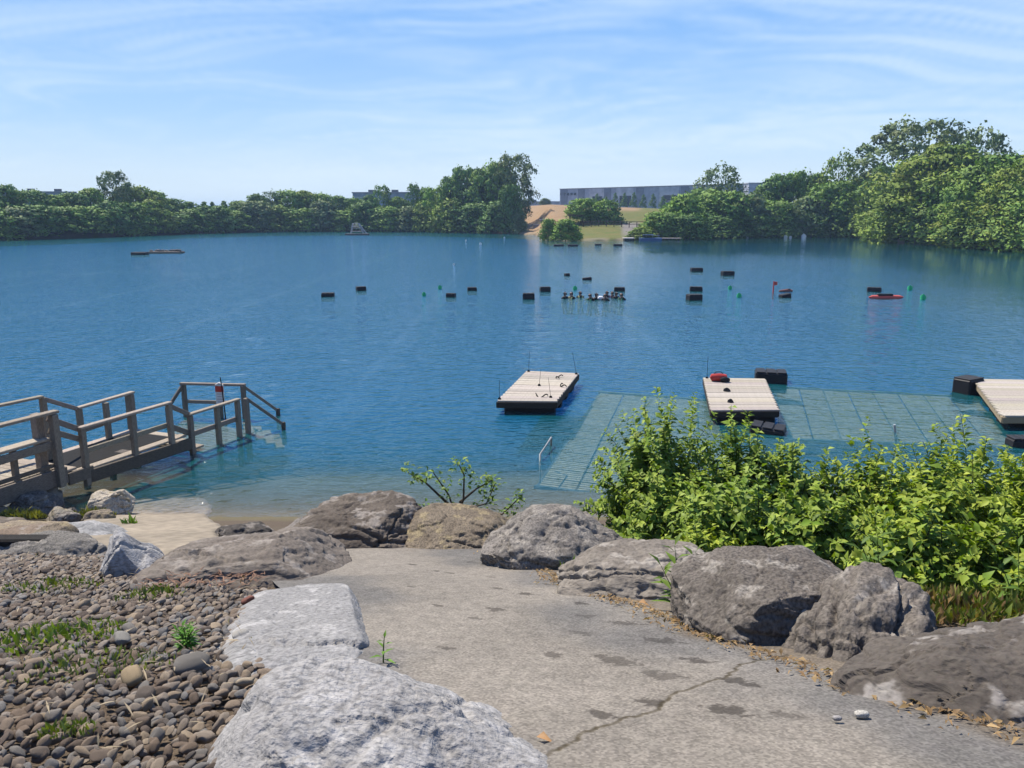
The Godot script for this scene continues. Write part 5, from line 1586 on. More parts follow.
func divers() -> void:
	var bodies := [diver_body(0.0), diver_body(1.0)]
	var list := [["diver at the left end of the group, facing a second diver", 3.15, 47.8, 0.6, 0, 0], ["diver beside the leftmost one, yellow snorkel gear between them", 3.55, 47.9, -0.7, 1, 1], ["diver with a pale yellow vest in the second pair", 4.10, 48.3, 0.2, 0, 1], ["lower diver at the right of the second pair", 4.55, 46.9, -0.5, 1, 2], ["diver facing a white buoyancy bag in the middle of the group", 4.95, 47.25, 0.8, 0, 0], ["diver right of the white buoyancy bag, one arm raised", 5.42, 46.8, -0.6, 1, 0],
		["diver at the back of the group, in a purple-edged vest", 5.72, 48.5, 0.3, 0, 3], ["diver at the back of the group, second from the right end", 6.02, 48.3, -0.2, 1, 3], ["diver in front of the back row near the right end", 6.20, 47.9, 0.4, 0, 0], ["diver with a green vest at the right end of the group", 6.42, 47.2, -0.6, 1, 2]]
	for i in list.size():
		var q: Array = list[i]
		var o := thing("person", q[0], "person", V(q[1], 0.0, q[2]), "divers treading water in a group")
		o.rotation.y = q[3]
		put("body", bodies[q[4]], M.paint, o)
		var b := MB.new()
		b.tube([Vector3(0, -0.62, -0.2), Vector3(0, -0.58, -0.2), Vector3(0, -0.04, -0.2), Vector3(0, 0.02, -0.2), Vector3(0, 0.06, -0.2)], [0.05, 0.085, 0.085, 0.06, 0.03], 10, [Color(0.55, 0.5, 0.12), Color(0.62, 0.6, 0.2), Color(0.12, 0.3, 0.14), Color(0.16, 0.12, 0.25)][q[5]])
		part("air_tank", b, M.paint, o)
		b = MB.new()
		b.tube([Vector3(-0.085, 0.245, 0.075), Vector3(-0.03, 0.25, 0.115), Vector3(0.03, 0.25, 0.115), Vector3(0.085, 0.245, 0.075)], [0.025, 0.036, 0.036, 0.025], 8, Color(0.03, 0.04, 0.05))
		part("mask", b, M.glass, o)
		b = MB.new()
		b.tube([Vector3(-0.13, 0.08, 0.05), Vector3(-0.1, 0.02, 0.14), Vector3(-0.08, -0.2, 0.16), Vector3(0.08, -0.2, 0.16), Vector3(0.1, 0.02, 0.14), Vector3(0.13, 0.08, 0.05)], [0.03, 0.05, 0.05, 0.05, 0.05, 0.03], 8, [Color(0.03, 0.03, 0.03), Color(0.55, 0.5, 0.2), Color(0.08, 0.2, 0.1), Color(0.12, 0.08, 0.18)][q[5]])
		part("vest", b, M.paint, o)
	var w := MB.new()
	w.tube([Vector3(-0.16, 0.05, 0), Vector3(-0.08, 0.09, 0), Vector3(0.08, 0.09, 0), Vector3(0.16, 0.05, 0)], [0.04, 0.11, 0.11, 0.04], 10, Color(0.75, 0.75, 0.75))
	var e := part("buoyancy_bag", w, M.paint, self)
	e.position = V(5.18, 0, 47.0)
	tag(e, "white buoyancy bag floating between two divers in the middle of the group", "bag")


# ---------- trees: a crown of many small leaf faces on boughs, in unit height and unit width
func crown(sd: int, boughs: int, per: int, size: float, lo: float, prof: Array, hole: float, bough := 0.19) -> ArrayMesh:
	rng.seed = sd * 19 + 1
	var b := MB.new()
	for i in boughs:
		var t := (i + rng.randf()) / boughs
		var y := lerpf(lo, 0.95, t)
		var r := lerp_list(prof, t) * 0.5
		var az := i * 2.399 + rng.randf() * 0.8
		var k := sqrt(rng.randf_range(0.25, 1.0))
		var c := Vector3(cos(az) * r * k, y, sin(az) * r * k) * 1.0
		var R := bough * (0.5 + 0.9 * pow(rng.randf(), 1.4)) * (0.6 + 0.4 * lerp_list(prof, t))
		var tone := rng.randf_range(0.68, 1.3)
		var hue := rng.randf_range(-0.16, 0.16)
		for j in per:
			var stray := rng.randf() < 0.16
			var dir := Vector3(rng.randfn(), rng.randfn(), rng.randfn()).normalized()
			if rng.randf() < 0.5 and dir.y < 0: dir.y = -dir.y
			var s := R * ((0.70 + 0.36 * rng.randf()) if not stray else rng.randf_range(1.0, 1.5))
			var p := c + Vector3(dir.x * s, dir.y * s * 0.72, dir.z * s)
			if nz2.get_noise_3dv(p * 7.0 + Vector3(sd, 0, 0)) < hole - 0.5: continue
			var g := (dir * 0.6 + Vector3(rng.randf_range(-1, 1), rng.randf_range(-0.4, 1.2), rng.randf_range(-1, 1))).normalized()
			var sh := (dir * 0.9 + g * 0.8 + Vector3(c.x, 0.1, c.z) * 0.8).normalized()
			if sh.dot(g) < 0: g = -g
			var f := tone * rng.randf_range(0.75, 1.25)
			b.card(p, g, sh, size * rng.randf_range(0.6, 1.3), rng.randf_range(0.5, 0.8), rng.randf() * TAU, Color(f * (1.0 + hue), f, f * (1.0 - hue)))
	return b.mesh()


func trunk(sd: int, lo: float, top: float, limbs: int, spread: float, thick: float) -> ArrayMesh:
	rng.seed = sd * 23 + 7
	var b := MB.new()
	var lean := Vector3(rng.randf_range(-0.04, 0.04), 0, rng.randf_range(-0.04, 0.04))
	b.tube([Vector3(0, -0.06, 0), Vector3(0, 0.02, 0), Vector3(0, lo, 0) + lean, Vector3(0, top * 0.75, 0) + lean * 2.0, Vector3(0, top, 0) + lean * 2.5], [thick * 1.5, thick, thick * 0.75, thick * 0.4, thick * 0.12], 7, Color(1, 1, 1))
	for i in limbs:
		var t := rng.randf_range(lo * 0.8, top * 0.75)
		var az := i * 2.4 + rng.randf()
		var out := Vector3(cos(az), rng.randf_range(0.6, 1.3), sin(az))
		var p := Vector3(0, t, 0) + lean * (t / maxf(top, 0.1)) * 2.0
		var l := spread * rng.randf_range(0.6, 1.0)
		b.tube([p, p + out * l * 0.5 + Vector3(0, -0.01, 0), p + out * l + Vector3(0, 0.03, 0)], [thick * 0.42, thick * 0.26, thick * 0.08], 5, Color(1, 1, 1))
	return b.mesh()


func trees() -> void:
	var cr := [
		crown(1, 46, 120, 0.035, 0.16, [0.65, 0.95, 1.0, 0.9, 0.7, 0.35], 0.1, 0.20), crown(2, 44, 120, 0.036, 0.14, [0.7, 1.0, 0.9, 0.85, 0.6, 0.25], 0.1, 0.20),
		crown(3, 44, 110, 0.032, 0.15, [0.7, 0.9, 0.9, 0.8, 0.6, 0.3], 0.12, 0.17), crown(4, 30, 95, 0.028, 0.22, [0.5, 0.8, 1.0, 0.9, 0.75, 0.4], 0.25, 0.16),
		crown(5, 52, 110, 0.042, 0.05, [0.95, 1.05, 1.0, 0.85, 0.6, 0.2], 0.1, 0.21), crown(6, 52, 110, 0.040, 0.03, [1.0, 1.0, 0.95, 0.9, 0.75, 0.4], 0.1, 0.21),
		crown(7, 26, 120, 0.030, 0.1, [0.6, 0.8, 0.9, 0.95, 0.8, 0.4], 0.12, 0.15),
		crown(8, 110, 200, 0.021, 0.03, [1.0, 1.05, 1.0, 0.9, 0.65, 0.25], 0.16, 0.145), crown(9, 62, 170, 0.019, 0.16, [0.55, 0.9, 1.0, 1.0, 0.85, 0.45], 0.27, 0.125),
		crown(10, 26, 120, 0.030, 0.08, [1.0, 0.8, 0.6, 0.42, 0.25, 0.06], 0.08, 0.13)]
	var tr := []
	for k in 10: tr.append(trunk(k, [0.2, 0.2, 0.2, 0.25, 0.12, 0.1, 0.2, 0.15, 0.22, 0.1][k], [0.8, 0.8, 0.85, 0.9, 0.75, 0.75, 0.85, 0.8, 0.88, 0.95][k], [6, 6, 6, 10, 5, 5, 5, 9, 14, 3][k], [0.26, 0.26, 0.2, 0.3, 0.3, 0.3, 0.2, 0.32, 0.34, 0.1][k], [0.022, 0.022, 0.02, 0.018, 0.018, 0.018, 0.016, 0.02, 0.018, 0.015][k]))
	var tones := ["mid-green", "dark green", "yellow-green", "grey-green", "bright green"]
	var forms := ["rounded tree", "full-crowned tree", "tall oval tree", "airy tree", "domed bushy tree", "wide bushy tree", "slim tree", "massive tree", "open tree", "pine"]
	var named := {}
	var marks := [["the photo's left edge", 0], ["the grey flat roof", 40], ["the left bank's tall tree", 112], ["the brown rock face", 150], ["the three dark pines", 212], ["the twiggy-topped tree", 270], ["the dive tower", 357], ["the long grey roof", 392], ["the tall grove", 440], ["the blue boat", 668], ["the feathery tree", 722], ["the warehouse's white end", 752], ["the airy pale-topped tree", 842], ["the photo's right edge", 1020]]
	rng.seed = 99
	var rows := TREES
	for q in rows:
		var x: float = q[0]
		var d: float = q[1]
		var low: bool = q[4] in [4, 5, 7]
		var top: float = q[2]
		var wide: float = q[3]
		var R: float = shore(rad_to_deg(atan2(x, d)))[0]
		var far := sqrt(x * x + d * d)
		var off := minf(far - R, 2.0 if low else 30.0)
		if x < -15.0 and not low: off = minf(off, 9.0)
		if far < 260.0 and str(q[6]) != "field_tree":
			var pull := (R + off) / far
			x *= pull
			d *= pull
			top = 5.0 + (top - 5.0) * pull
			wide *= pull
		if x > 25.0 and x < 75.0 and not q[4] in [7, 8]: top += 1.3
		if low and x < 0.0: top = 5.0 + (top - 5.0) * 1.0 + rng.randf_range(-1.0, 1.3)
		var base := land(x, d)
		if low: base = maxf(base - 1.6, -0.1)
		var label: String = q[7]
		if label == "":
			var px: float = 512.0 + 822.0 * float(q[0]) / float(q[1])
			var near: Array = marks[0]
			for k in marks:
				if absf(k[1] - px) < absf(near[1] - px): near = k
			label = "%s %s %s, %s %s" % [tones[q[5]], forms[q[4]], "at the waterline" if low else "in the back row", "right of" if px > near[1] + 2 else ("left of" if px < near[1] - 2 else "below"), near[0]]
			if named.has(label): label = label.replace(", left of", ", second left of").replace(", right of", ", second right of").replace(", below", ", just beside")
			named[label] = 1
		var o := thing(q[6], label, "tree", V(x, base, d), "trees on the far banks")
		var sc := Vector3(wide, (top - base) * (1.0 if q[4] in [7, 8] or str(q[6]) == "grove_tree" else 1.08), wide)
		var t := put("trunk", tr[q[4]], M.bark, o)
		t.scale = sc
		var c := put("crown", cr[q[4]], M.tree[q[5]], o)
		c.scale = sc
		var a := rng.randf() * TAU
		o.rotation.y = a


# ---------- far buildings and the far bank's small things
func wall_box(o: Node3D, called: String, ce: Vector3, size: Vector3, bs: Basis, col: Color, m: Material) -> void:
	var b := MB.new()
	b.box(ce, size, bs, col, 0.03)
	part(called, b, m, o)


func far_things() -> void:
	# warehouse: its long front runs from the far left corner to the near right corner
	var p := V(26.0, 6.6, 450.0)
	var q := V(103.0, 6.6, 366.0)
	var L := p.distance_to(q)
	var ux := (q - p).normalized()
	var uz := ux.cross(Vector3.UP).normalized()
	if uz.z < 0: uz = -uz
	var bs := Basis(ux, Vector3.UP, ux.cross(Vector3.UP))
	var H := 10.4
	var o := thing("warehouse", "very long grey-blue warehouse with pale and dark wall panels beyond the field", "building", (p + q) * 0.5)
	wall_box(o, "wall", Vector3(0, H * 0.5 - 1.5, 0) - uz * 20.0, Vector3(L, H + 3.0, 39.8), bs, Color(0.44, 0.50, 0.60), M.panel)
	wall_box(o, "roof", Vector3(0, H + 0.2, 0) - uz * 20.0, Vector3(L + 0.3, 0.4, 40.4), bs, Color(0.30, 0.32, 0.35), M.panel)
	var at := func(t: float, y: float, out: float) -> Vector3: return ux * ((t - 0.5) * L) + Vector3(0, y, 0) + uz * out
	for k in [[0.03, 0.055], [0.14, 0.05], [0.30, 0.05], [0.485, 0.05], [0.72, 0.05], [0.93, 0.05]]:
		wall_box(o, "dark_panel", at.call(k[0] + 0.22 * 0.0, H * 0.5, 0.06), Vector3(L * k[1] * 0.8, H - 0.4, 0.2), bs, Color(0.20, 0.24, 0.30), M.panel)
	for k in [[0.235, 0.09], [0.40, 0.10], [0.64, 0.10], [0.86, 0.10]]:
		wall_box(o, "pale_panel", at.call(k[0], H * 0.5 + 0.2, 0.05), Vector3(L * k[1], H - 0.3, 0.15), bs, Color(0.58, 0.63, 0.70), M.panel)
		wall_box(o, "loading_door", at.call(k[0] + 0.005, 3.8, 0.15), Vector3(L * k[1] * 0.66, 5.2, 0.2), bs, Color(0.09, 0.10, 0.12), M.glass)
	for k in 5: wall_box(o, "window", at.call(0.012 + k * 0.022, H - 2.6, 0.1), Vector3(L * 0.014, 1.3, 0.12), bs, Color(0.06, 0.07, 0.09), M.glass)
	wall_box(o, "low_wall", at.call(0.74, 1.2, 4.0), Vector3(L * 0.22, 5.2, 0.4), bs, Color(0.15, 0.16, 0.19), M.panel)
	# the end block of the warehouse that shows right of the feathery tree
	o = thing("warehouse_end", "white end block of the warehouse with a dark tall window", "building", V(107.5, 6.0, 358.0))
	wall_box(o, "wall", Vector3(0, 4.9, -8), Vector3(10.0, 12.4, 16), Basis(), Color(0.55, 0.59, 0.66), M.panel)
	wall_box(o, "parapet", Vector3(0, 11.2, -8), Vector3(10.4, 0.5, 16.4), Basis(), Color(0.52, 0.54, 0.58), M.panel)
	wall_box(o, "window", Vector3(0.6, 5.9, 0.05), Vector3(5.6, 7.4, 0.2), Basis(), Color(0.05, 0.06, 0.08), M.glass)
	for k in 3: wall_box(o, "mullion", Vector3(-1.3 + k * 1.9, 5.9, 0.2), Vector3(0.25, 7.4, 0.15), Basis(), Color(0.3, 0.32, 0.35), M.panel)
	# roofs behind the left trees
	for w in [["long_shed", "long low grey-blue building seen over the trees left of the tall grove", -50.0, 360.0, 34.0, 8.2, -0.10], ["long_shed", "grey flat roof with vents peeping over the trees at the photo's left edge", -186.0, 320.0, 30.0, 7.6, 0.5], ["long_shed", "pale blue-grey low building behind the brown field", 14.0, 520.0, 70.0, 6.4, 0.0]]:
		o = thing(w[0], w[1], "building", V(w[2], 4.6, w[3]))
		o.rotation.y = w[6]
		wall_box(o, "wall", Vector3(0, w[5] * 0.5, 0), Vector3(w[4], w[5], 20), Basis(), Color(0.36, 0.43, 0.48), M.panel)
		wall_box(o, "roof", Vector3(0, w[5] + 0.25, 0), Vector3(w[4] + 0.6, 0.5, 20.6), Basis(), Color(0.25, 0.29, 0.33), M.panel)
		for k in 3: wall_box(o, "vent", Vector3(w[4] * (-0.3 + 0.3 * k), w[5] + 1.0, 4), Vector3(2.6, 1.1, 2), Basis(), Color(0.12, 0.13, 0.14), M.panel)
	# a row of young trees before the warehouse
	rng.seed = 33
	var c := crown(20, 14, 60, 0.06, 0.08, [1.0, 0.85, 0.6, 0.45, 0.25, 0.1], 0.05, 0.18)
	var tk := trunk(20, 0.1, 0.9, 2, 0.1, 0.02)
	var places := ["at the row's left end", "second in the row from the left", "third in the row from the left", "fourth in the row", "fifth in the row", "sixth in the row, just left of the middle", "in the middle of the row", "just right of the row's middle", "ninth in the row", "tenth in the row", "fourth from the row's right end", "third from the row's right end", "second from the row's right end", "at the row's right end"]
	for k in 14:
		var x := 34.0 + k * 3.4
		var d := 330.0 - k * 2.0
		var y := land(x, d)
		o = thing("young_tree", "dark young tree before the warehouse, %s" % places[k], "tree", V(x, y, d), "young trees in a row before the warehouse")
		var h := rng.randf_range(4.0, 6.2)
		put("trunk", tk, M.bark, o).scale = Vector3(3.2, h, 3.2)
		put("crown", c, M.tree[1], o).scale = Vector3(3.4, h, 3.4)
	# field edge: fence, shed, moored boat, jetty
	o = thing("shed", "small grey shed with a pale front at the water under the grove", "shed", V(8.2, 0.9, 197.0))
	wall_box(o, "wall", Vector3(0, 1.0, 0), Vector3(2.6, 2.4, 2.2), Basis(), Color(0.36, 0.33, 0.30), M.panel)
	wall_box(o, "roof", Vector3(0, 2.3, 0), Vector3(3.2, 0.25, 2.8), Basis(Vector3(0, 0, 1), 0.05), Color(0.42, 0.42, 0.43), M.panel)
	wall_box(o, "door", Vector3(-0.3, 0.9, 1.12), Vector3(1.0, 1.9, 0.1), Basis(), Color(0.10, 0.09, 0.09), M.panel)
	o = thing("crate_box", "pale box standing left of the small grey shed", "box", V(5.9, 0.7, 196.5))
	wall_box(o, "body", Vector3(0, 0.6, 0), Vector3(1.6, 1.4, 1.4), Basis(), Color(0.42, 0.40, 0.38), M.panel)
	wall_box(o, "lid", Vector3(0, 1.38, 0), Vector3(1.8, 0.16, 1.6), Basis(), Color(0.5, 0.49, 0.47), M.panel)
	o = thing("moored_boat", "blue flat-topped pontoon boat moored at the far ramp", "boat", V(24.9, 0, 147.2))
	o.scale = Vector3(0.78, 0.66, 0.8)
	wall_box(o, "hull", Vector3(0, 0.2, 0), Vector3(5.0, 0.7, 2.2), Basis(), Color(0.05, 0.09, 0.19), M.paint)
	wall_box(o, "deck", Vector3(0, 0.62, 0), Vector3(5.2, 0.12, 2.4), Basis(), Color(0.12, 0.20, 0.36), M.paint)
	for k in 4: wall_box(o, "rail_post", Vector3(-2.2 + k * 1.45, 1.0, -0.9), Vector3(0.08, 0.7, 0.08), Basis(), Color(0.3, 0.35, 0.42), M.paint)
	wall_box(o, "rail", Vector3(0, 1.32, -0.9), Vector3(4.6, 0.08, 0.08), Basis(), Color(0.3, 0.35, 0.42), M.paint)
	wall_box(o, "canopy", Vector3(-0.5, 1.5, 0), Vector3(2.6, 0.1, 1.9), Basis(), Color(0.10, 0.16, 0.30), M.paint)
	o = thing("jetty", "small white jetty box between the far ramp and the blue boat", "jetty", V(20.9, 0, 146.5))
	wall_box(o, "deck", Vector3(0, 0.42, 0), Vector3(1.9, 0.16, 2.6), Basis(), Color(0.66, 0.63, 0.57), M.wood)
	wall_box(o, "float_drum", Vector3(0, 0.1, 0.2), Vector3(1.7, 0.5, 2.0), Basis(), Color(0.02, 0.02, 0.02), M.paint)
	o = thing("walkway", "low pale walkway right of the blue boat", "walkway", V(28.8, 0, 148.0))
	wall_box(o, "deck", Vector3(0, 0.35, 0), Vector3(3.6, 0.12, 1.2), Basis(), Color(0.55, 0.50, 0.43), M.wood)
	wall_box(o, "leg", Vector3(-1.4, 0.0, 0), Vector3(0.2, 0.7, 0.2), Basis(), Color(0.2, 0.17, 0.13), M.wood)
	wall_box(o, "leg", Vector3(1.4, 0.0, 0), Vector3(0.2, 0.7, 0.2), Basis(), Color(0.2, 0.17, 0.13), M.wood)
	o = thing("field_fence", "low dark rail fence along the field below the yellow-green tree", "fence", V(19.5, 0, 172.0))
	for k in 10:
		var y := land(15.0 + k * 1.6, 172.0)
		wall_box(o, "fence_post", Vector3(-4.5 + k * 1.6, y + 0.55, 0), Vector3(0.16, 1.3, 0.16), Basis(), Color(0.12, 0.09, 0.07), M.wood)
	for r in 2:
		var y := land(22.0, 172.0) + 0.55 + 0.5 * r
		wall_box(o, "fence_rail", Vector3(2.7, y, 0.1), Vector3(14.6, 0.12, 0.08), Basis(), Color(0.16, 0.12, 0.09), M.wood)
	o = thing("picnic_shelter", "small dark open shelter left of the yellow-green tree on the field", "shelter", V(13.6, land(13.6, 176.0), 176.0))
	for s in [[-1.2, -0.8], [1.2, -0.8], [-1.2, 0.8], [1.2, 0.8]]: wall_box(o, "post", Vector3(s[0], 0.9, s[1]), Vector3(0.16, 2.0, 0.16), Basis(), Color(0.12, 0.09, 0.07), M.wood)
	wall_box(o, "roof", Vector3(0, 2.0, 0), Vector3(3.4, 0.2, 2.4), Basis(), Color(0.16, 0.11, 0.08), M.wood)
	# pale rocks of the right shore
	rng.seed = 61
	var spots := ["longest pale rock on the right shore", "pale rock at the left end of the right shore's rocks", "squat pale rock in the right shore's rocks", "pale rock beside the dark gap in the right shore", "pale brown rock by the photo's right edge on the shore"]
	var px := [[67.5, 133.5, 3.2, 1.1], [65.6, 136.5, 2.2, 1.0], [68.6, 130.8, 2.4, 1.3], [69.3, 128.4, 1.8, 1.2], [68.2, 112.6, 2.2, 1.0]]
	for k in 5: boulder(spots[k], px[k][0], 0.25, px[k][1], k * 40.0, M.grey_rock, {"size": Vector3(px[k][2], px[k][3], 1.8), "seed": 70 + k, "level": 3, "rough": 2.5, "strata": [Vector3.UP, 0.4, 0.05], "low": Color(0.34, 0.29, 0.24), "high": Color(0.55, 0.48, 0.41)}, "shore_rock", "pale rocks on the right shore")


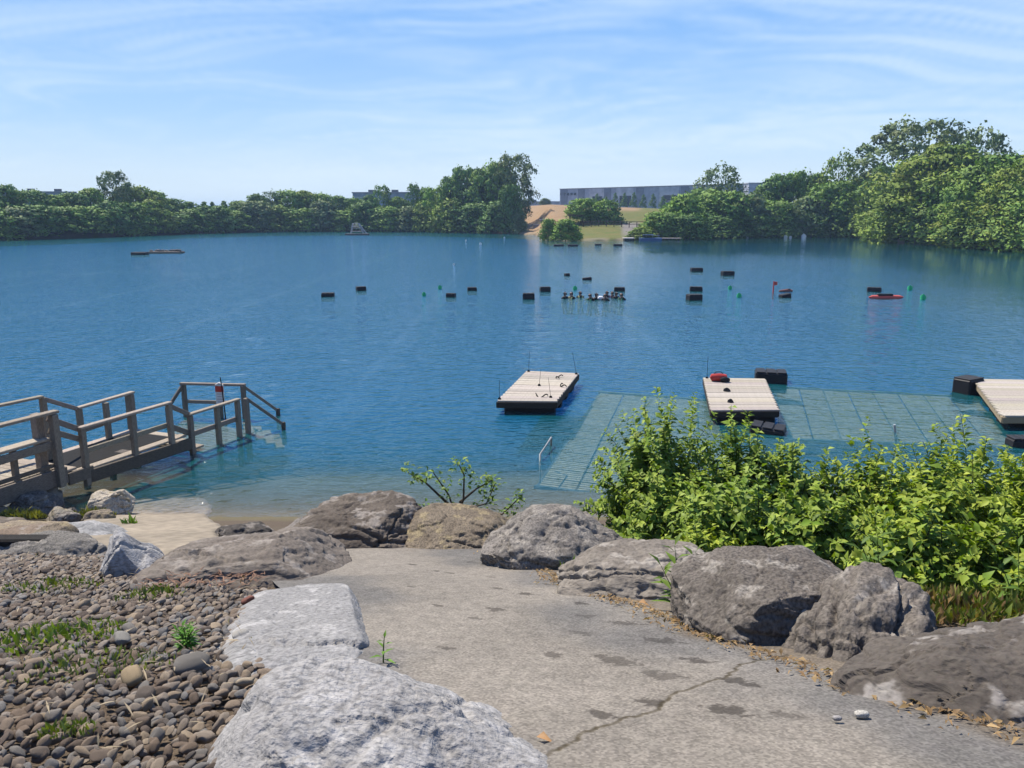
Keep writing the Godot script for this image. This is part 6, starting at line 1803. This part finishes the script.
const TREES := [
	[-111.1, 172, 9.1, 8.7, 0, 1, "far_bank_tree", ""],
	[-105.7, 172, 9.7, 7.5, 2, 1, "far_bank_tree", "dark full tree on the wooded bank at the photo's left edge"],
	[-102.7, 176, 8.8, 8.6, 0, 1, "far_bank_tree", ""],
	[-99.2, 178, 8, 7.6, 1, 0, "far_bank_tree", ""],
	[-97, 182, 8.4, 7.7, 0, 1, "far_bank_tree", ""],
	[-94, 184, 9.4, 8.2, 1, 0, "far_bank_tree", ""],
	[-89.6, 186, 14, 8.2, 8, 3, "tall_tree", "tall grey-green tree standing above the wooded bank at the left"],
	[-85.5, 186, 9.8, 10.2, 0, 2, "far_bank_tree", "broad yellow-green tree below the tall tree on the wooded bank"],
	[-82.8, 190, 9, 8.8, 1, 0, "far_bank_tree", ""],
	[-82.1, 198, 7.6, 8, 0, 1, "far_bank_tree", ""],
	[-81, 206, 7, 6.6, 1, 1, "far_bank_tree", ""],
	[-79.2, 212, 7.3, 6.2, 9, 1, "pine_tree", "dark pointed pine on the far skyline, first of three"],
	[-77.9, 214, 7.3, 4, 9, 1, "pine_tree", "narrow dark pine between two other pines on the far skyline"],
	[-74.8, 214, 7.5, 6.2, 9, 1, "pine_tree", "dark bushy pine on the far skyline, last of three"],
	[-71.3, 216, 7.3, 8.5, 1, 0, "far_bank_tree", ""],
	[-67.7, 220, 8.9, 8.6, 2, 1, "far_bank_tree", ""],
	[-65, 222, 9.7, 5.8, 3, 3, "far_bank_tree", "thin airy tree with a bare twiggy top above the far treeline"],
	[-60.2, 222, 9.7, 9.7, 0, 0, "far_bank_tree", ""],
	[-55.9, 222, 9.7, 9.7, 1, 2, "far_bank_tree", ""],
	[-51.6, 224, 9, 8.6, 0, 0, "far_bank_tree", ""],
	[-47.2, 224, 8.5, 8.5, 1, 1, "far_bank_tree", ""],
	[-43.5, 224, 7.9, 7.4, 0, 0, "far_bank_tree", ""],
	[-39.1, 224, 8.7, 6.2, 2, 1, "far_bank_tree", ""],
	[-34.9, 222, 11.3, 5.6, 6, 0, "far_bank_tree", "slim tree standing up before the long grey roof at left"],
	[-30.7, 222, 8.2, 7.2, 1, 0, "far_bank_tree", ""],
	[-25.8, 220, 11.5, 5.5, 6, 1, "far_bank_tree", "slim dark tree beside the right end of the long grey roof"],
	[-22.2, 218, 10.2, 7.1, 2, 0, "far_bank_tree", ""],
	[-104.4, 164, 6, 9.7, 5, 0, "far_bank_tree", ""],
	[-100.2, 165, 5.8, 9.1, 4, 3, "far_bank_tree", ""],
	[-97.2, 168, 5.4, 8.7, 5, 1, "far_bank_tree", ""],
	[-94.4, 172, 6, 9.8, 4, 0, "far_bank_tree", ""],
	[-91, 175, 5.6, 9.3, 5, 0, "far_bank_tree", ""],
	[-88.8, 180, 5.9, 9, 4, 1, "far_bank_tree", ""],
	[-85.4, 183, 6.1, 9, 5, 0, "far_bank_tree", ""],
	[-83.1, 188, 6.1, 10.2, 4, 2, "far_bank_tree", ""],
	[-82, 196, 5.2, 9.5, 5, 1, "far_bank_tree", ""],
	[-79.5, 203, 5.2, 9.2, 4, 0, "far_bank_tree", ""],
	[-76.3, 209, 5, 10, 5, 1, "far_bank_tree", ""],
	[-72.3, 214, 5.3, 9.6, 4, 0, "far_bank_tree", ""],
	[-67.5, 217, 5.8, 9.6, 5, 3, "far_bank_tree", ""],
	[-62, 218, 6, 10.1, 4, 2, "far_bank_tree", ""],
	[-56.4, 219, 6, 9.6, 5, 0, "far_bank_tree", ""],
	[-50.8, 220, 5.8, 9.5, 4, 3, "far_bank_tree", ""],
	[-44.9, 220, 5.8, 9.5, 5, 0, "far_bank_tree", ""],
	[-38.8, 219, 6, 9.4, 4, 1, "far_bank_tree", ""],
	[-32.9, 218, 5.8, 9.3, 5, 0, "far_bank_tree", ""],
	[-27.3, 216, 6.3, 8.1, 4, 3, "far_bank_tree", ""],
	[-21.8, 214, 6.8, 8, 5, 2, "far_bank_tree", ""],
	[-81.1, 184, 3.7, 6.5, 4, 3, "bank_shrub", "pale shrub hanging over the brown rock face of the left bank"],
	[-19.4, 208, 10.4, 6.8, 6, 4, "far_bank_tree", "bright green narrow tree at the left end of the tall grove"],
	[-15.4, 206, 13.3, 8.2, 2, 0, "grove_tree", "medium-height leafy tree in the tall grove, second from its left end"],
	[-11.6, 210, 15.4, 10.5, 0, 1, "grove_tree", "dark broad-topped tree at the back of the tall grove"],
	[-6.9, 206, 15.2, 10.8, 2, 0, "grove_tree", "full green tree in the middle of the tall grove"],
	[-3.5, 210, 16.8, 9.9, 0, 0, "grove_tree", "rounded tree just left of the tallest one in the grove"],
	[0.5, 208, 19.1, 11.9, 8, 3, "tall_tree", "tallest tree of the grove, airy crown leaning over the brown field"],
	[-0.3, 203, 11.5, 5.4, 5, 1, "grove_tree", "dark lower tree under the tallest one at the grove's edge"],
	[-14.8, 203, 6.4, 9.1, 4, 2, "bank_shrub", "yellow-green shrub at the water under the tall grove"],
	[-8.8, 201, 6.2, 10, 5, 1, "bank_shrub", "dark shrub at the water below the middle of the grove"],
	[-2.9, 199, 6.4, 9.9, 4, 1, "bank_shrub", "dark shrub beside the small shed under the grove"],
	[1.6, 200, 4.2, 3.6, 5, 3, "bank_shrub", "grey-green shrub at the foot of the brown field's left edge"],
	[6.6, 146, 3.4, 2.9, 5, 0, "water_edge_bush", "small dark bush at the water's edge below the brown field, left of a pair"],
	[9.5, 145, 3.3, 5.1, 4, 4, "water_edge_bush", "round green bush at the water's edge below the brown field, wider of a pair"],
	[15.3, 178, 7.3, 7.1, 0, 4, "field_tree", "bright yellow-green tree on the field in front of the warehouse"],
	[20.1, 180, 6.9, 7.7, 4, 0, "field_tree", "darker green tree beside the yellow-green one on the field"],
	[13.2, 330, 10.1, 4.9, 1, 3, "distant_tree", "small hazy tree on the skyline by the warehouse's far end"],
	[25.1, 158, 2, 5.2, 4, 2, "bank_shrub", "low yellow-green shrub left of the treeline, above the grey ramp"],
	[27.8, 154, 3.2, 6.6, 5, 0, "bank_shrub", "rounded green shrub behind the moored blue boat"],
	[33.4, 160, 6.1, 8.1, 4, 4, "bank_tree", "light green round tree at the left end of the right treeline"],
	[33, 152, 2.8, 7, 5, 1, "bank_shrub", "dark shrub low over the water right of the blue boat"],
	[45.6, 180, 12.2, 11.1, 3, 3, "tall_tree", "grey-green feathery tree in front of the warehouse's right part"],
	[40, 172, 7.4, 9.7, 0, 0, "bank_tree", "green tree left of the feathery tree on the right bank"],
	[42.2, 164, 6.8, 10.5, 5, 0, "bank_tree", "broad green tree below the feathery tree"],
	[47.6, 166, 6.2, 9.5, 4, 3, "bank_tree", "pale olive tree under the warehouse's end wall"],
	[39.8, 160, 2.5, 9, 4, 1, "right_bank_tree", ""],
	[55.5, 174, 10.1, 10, 2, 1, "bank_tree", "dark tree with a spiky top right of the warehouse end"],
	[60.4, 176, 10.8, 8.3, 0, 0, "bank_tree", "dark rounded tree next to the spiky-topped one on the right bank"],
	[52.5, 166, 5.2, 8.7, 5, 0, "right_bank_tree", ""],
	[60, 168, 5.8, 9.8, 4, 3, "right_bank_tree", ""],
	[65.4, 178, 10.5, 8.5, 1, 1, "bank_tree", "compact dark tree between two higher neighbours on the right bank"],
	[69.1, 174, 14, 9.3, 3, 2, "tall_tree", "airy pale-topped tree left of the huge dark tree"],
	[65.9, 168, 8.6, 11.2, 0, 0, "bank_tree", "full green tree below the airy pale-topped one"],
	[72.8, 172, 9.8, 10.2, 1, 0, "bank_tree", "green tree at the foot of the huge dark tree"],
	[67.5, 166, 4, 8.9, 5, 1, "right_bank_tree", ""],
	[71.6, 162, 6.3, 10.1, 4, 2, "bank_shrub", "golden-green shrub low by the water under the huge dark tree"],
	[60.7, 166, 3, 7.5, 5, 1, "right_bank_tree", ""],
	[47.3, 163, 2.7, 7.6, 5, 1, "right_bank_tree", ""],
	[53.6, 164, 2.7, 7.7, 4, 1, "right_bank_tree", ""],
	[81.1, 168, 22.8, 23.2, 8, 3, "huge_tree", "huge dark airy tree rising highest on the right bank"],
	[73.3, 160, 13.8, 11.4, 8, 1, "tall_tree", "dark airy tree joined to the left side of the huge one"],
	[77.2, 148, 16.4, 21.6, 7, 2, "huge_tree", "huge yellow-green tree before the tallest dark one"],
	[84.2, 150, 18, 10.7, 3, 3, "tall_tree", "thin-topped tree peeping over the huge yellow-green one"],
	[77.9, 132, 13.7, 17.2, 7, 0, "bank_tree", "large green tree at the photo's right edge"],
	[79.8, 126, 13, 14.8, 7, 2, "bank_tree", "olive-green tree cut by the photo's right edge"],
	[72.6, 150, 8.9, 15.3, 7, 2, "bank_tree", "wide yellow-green tree sloping to the water under the huge trees"],
	[74.7, 138, 9.2, 13.7, 7, 1, "bank_tree", "dark green tree below the huge yellow-green one"],
	[72.1, 122, 7.3, 14.1, 7, 2, "bank_tree", "olive bushy tree overhanging the water near the right edge"],
	[71.1, 140, 6, 11.7, 5, 0, "bank_shrub", "green shrub above the pale rocks on the right shore"],
	[72.1, 130, 5, 10.4, 4, 3, "bank_shrub", "grey-green shrub over the dark gap in the right shore"],
	[71.1, 113, 5.9, 11.6, 5, 1, "bank_shrub", "dark shrub at the waterline on the photo's right edge"],
	[71, 152, 4.5, 9.6, 5, 0, "bank_shrub", "green shrub touching the water left of the pale shore rocks"],
	[-116.3, 168, 9, 12.7, 1, 0, "far_bank_tree", ""],
	[75.8, 112, 11.2, 15.1, 7, 0, "right_bank_tree", ""],
]


func _ready() -> void:
	camera_sky_sun()
	materials()
	ground()
	water()
	path()
	trees()
	far_things()
	boulders()
	dock()
	sunken()
	floats()
	divers()
	pebbles()
	plants()
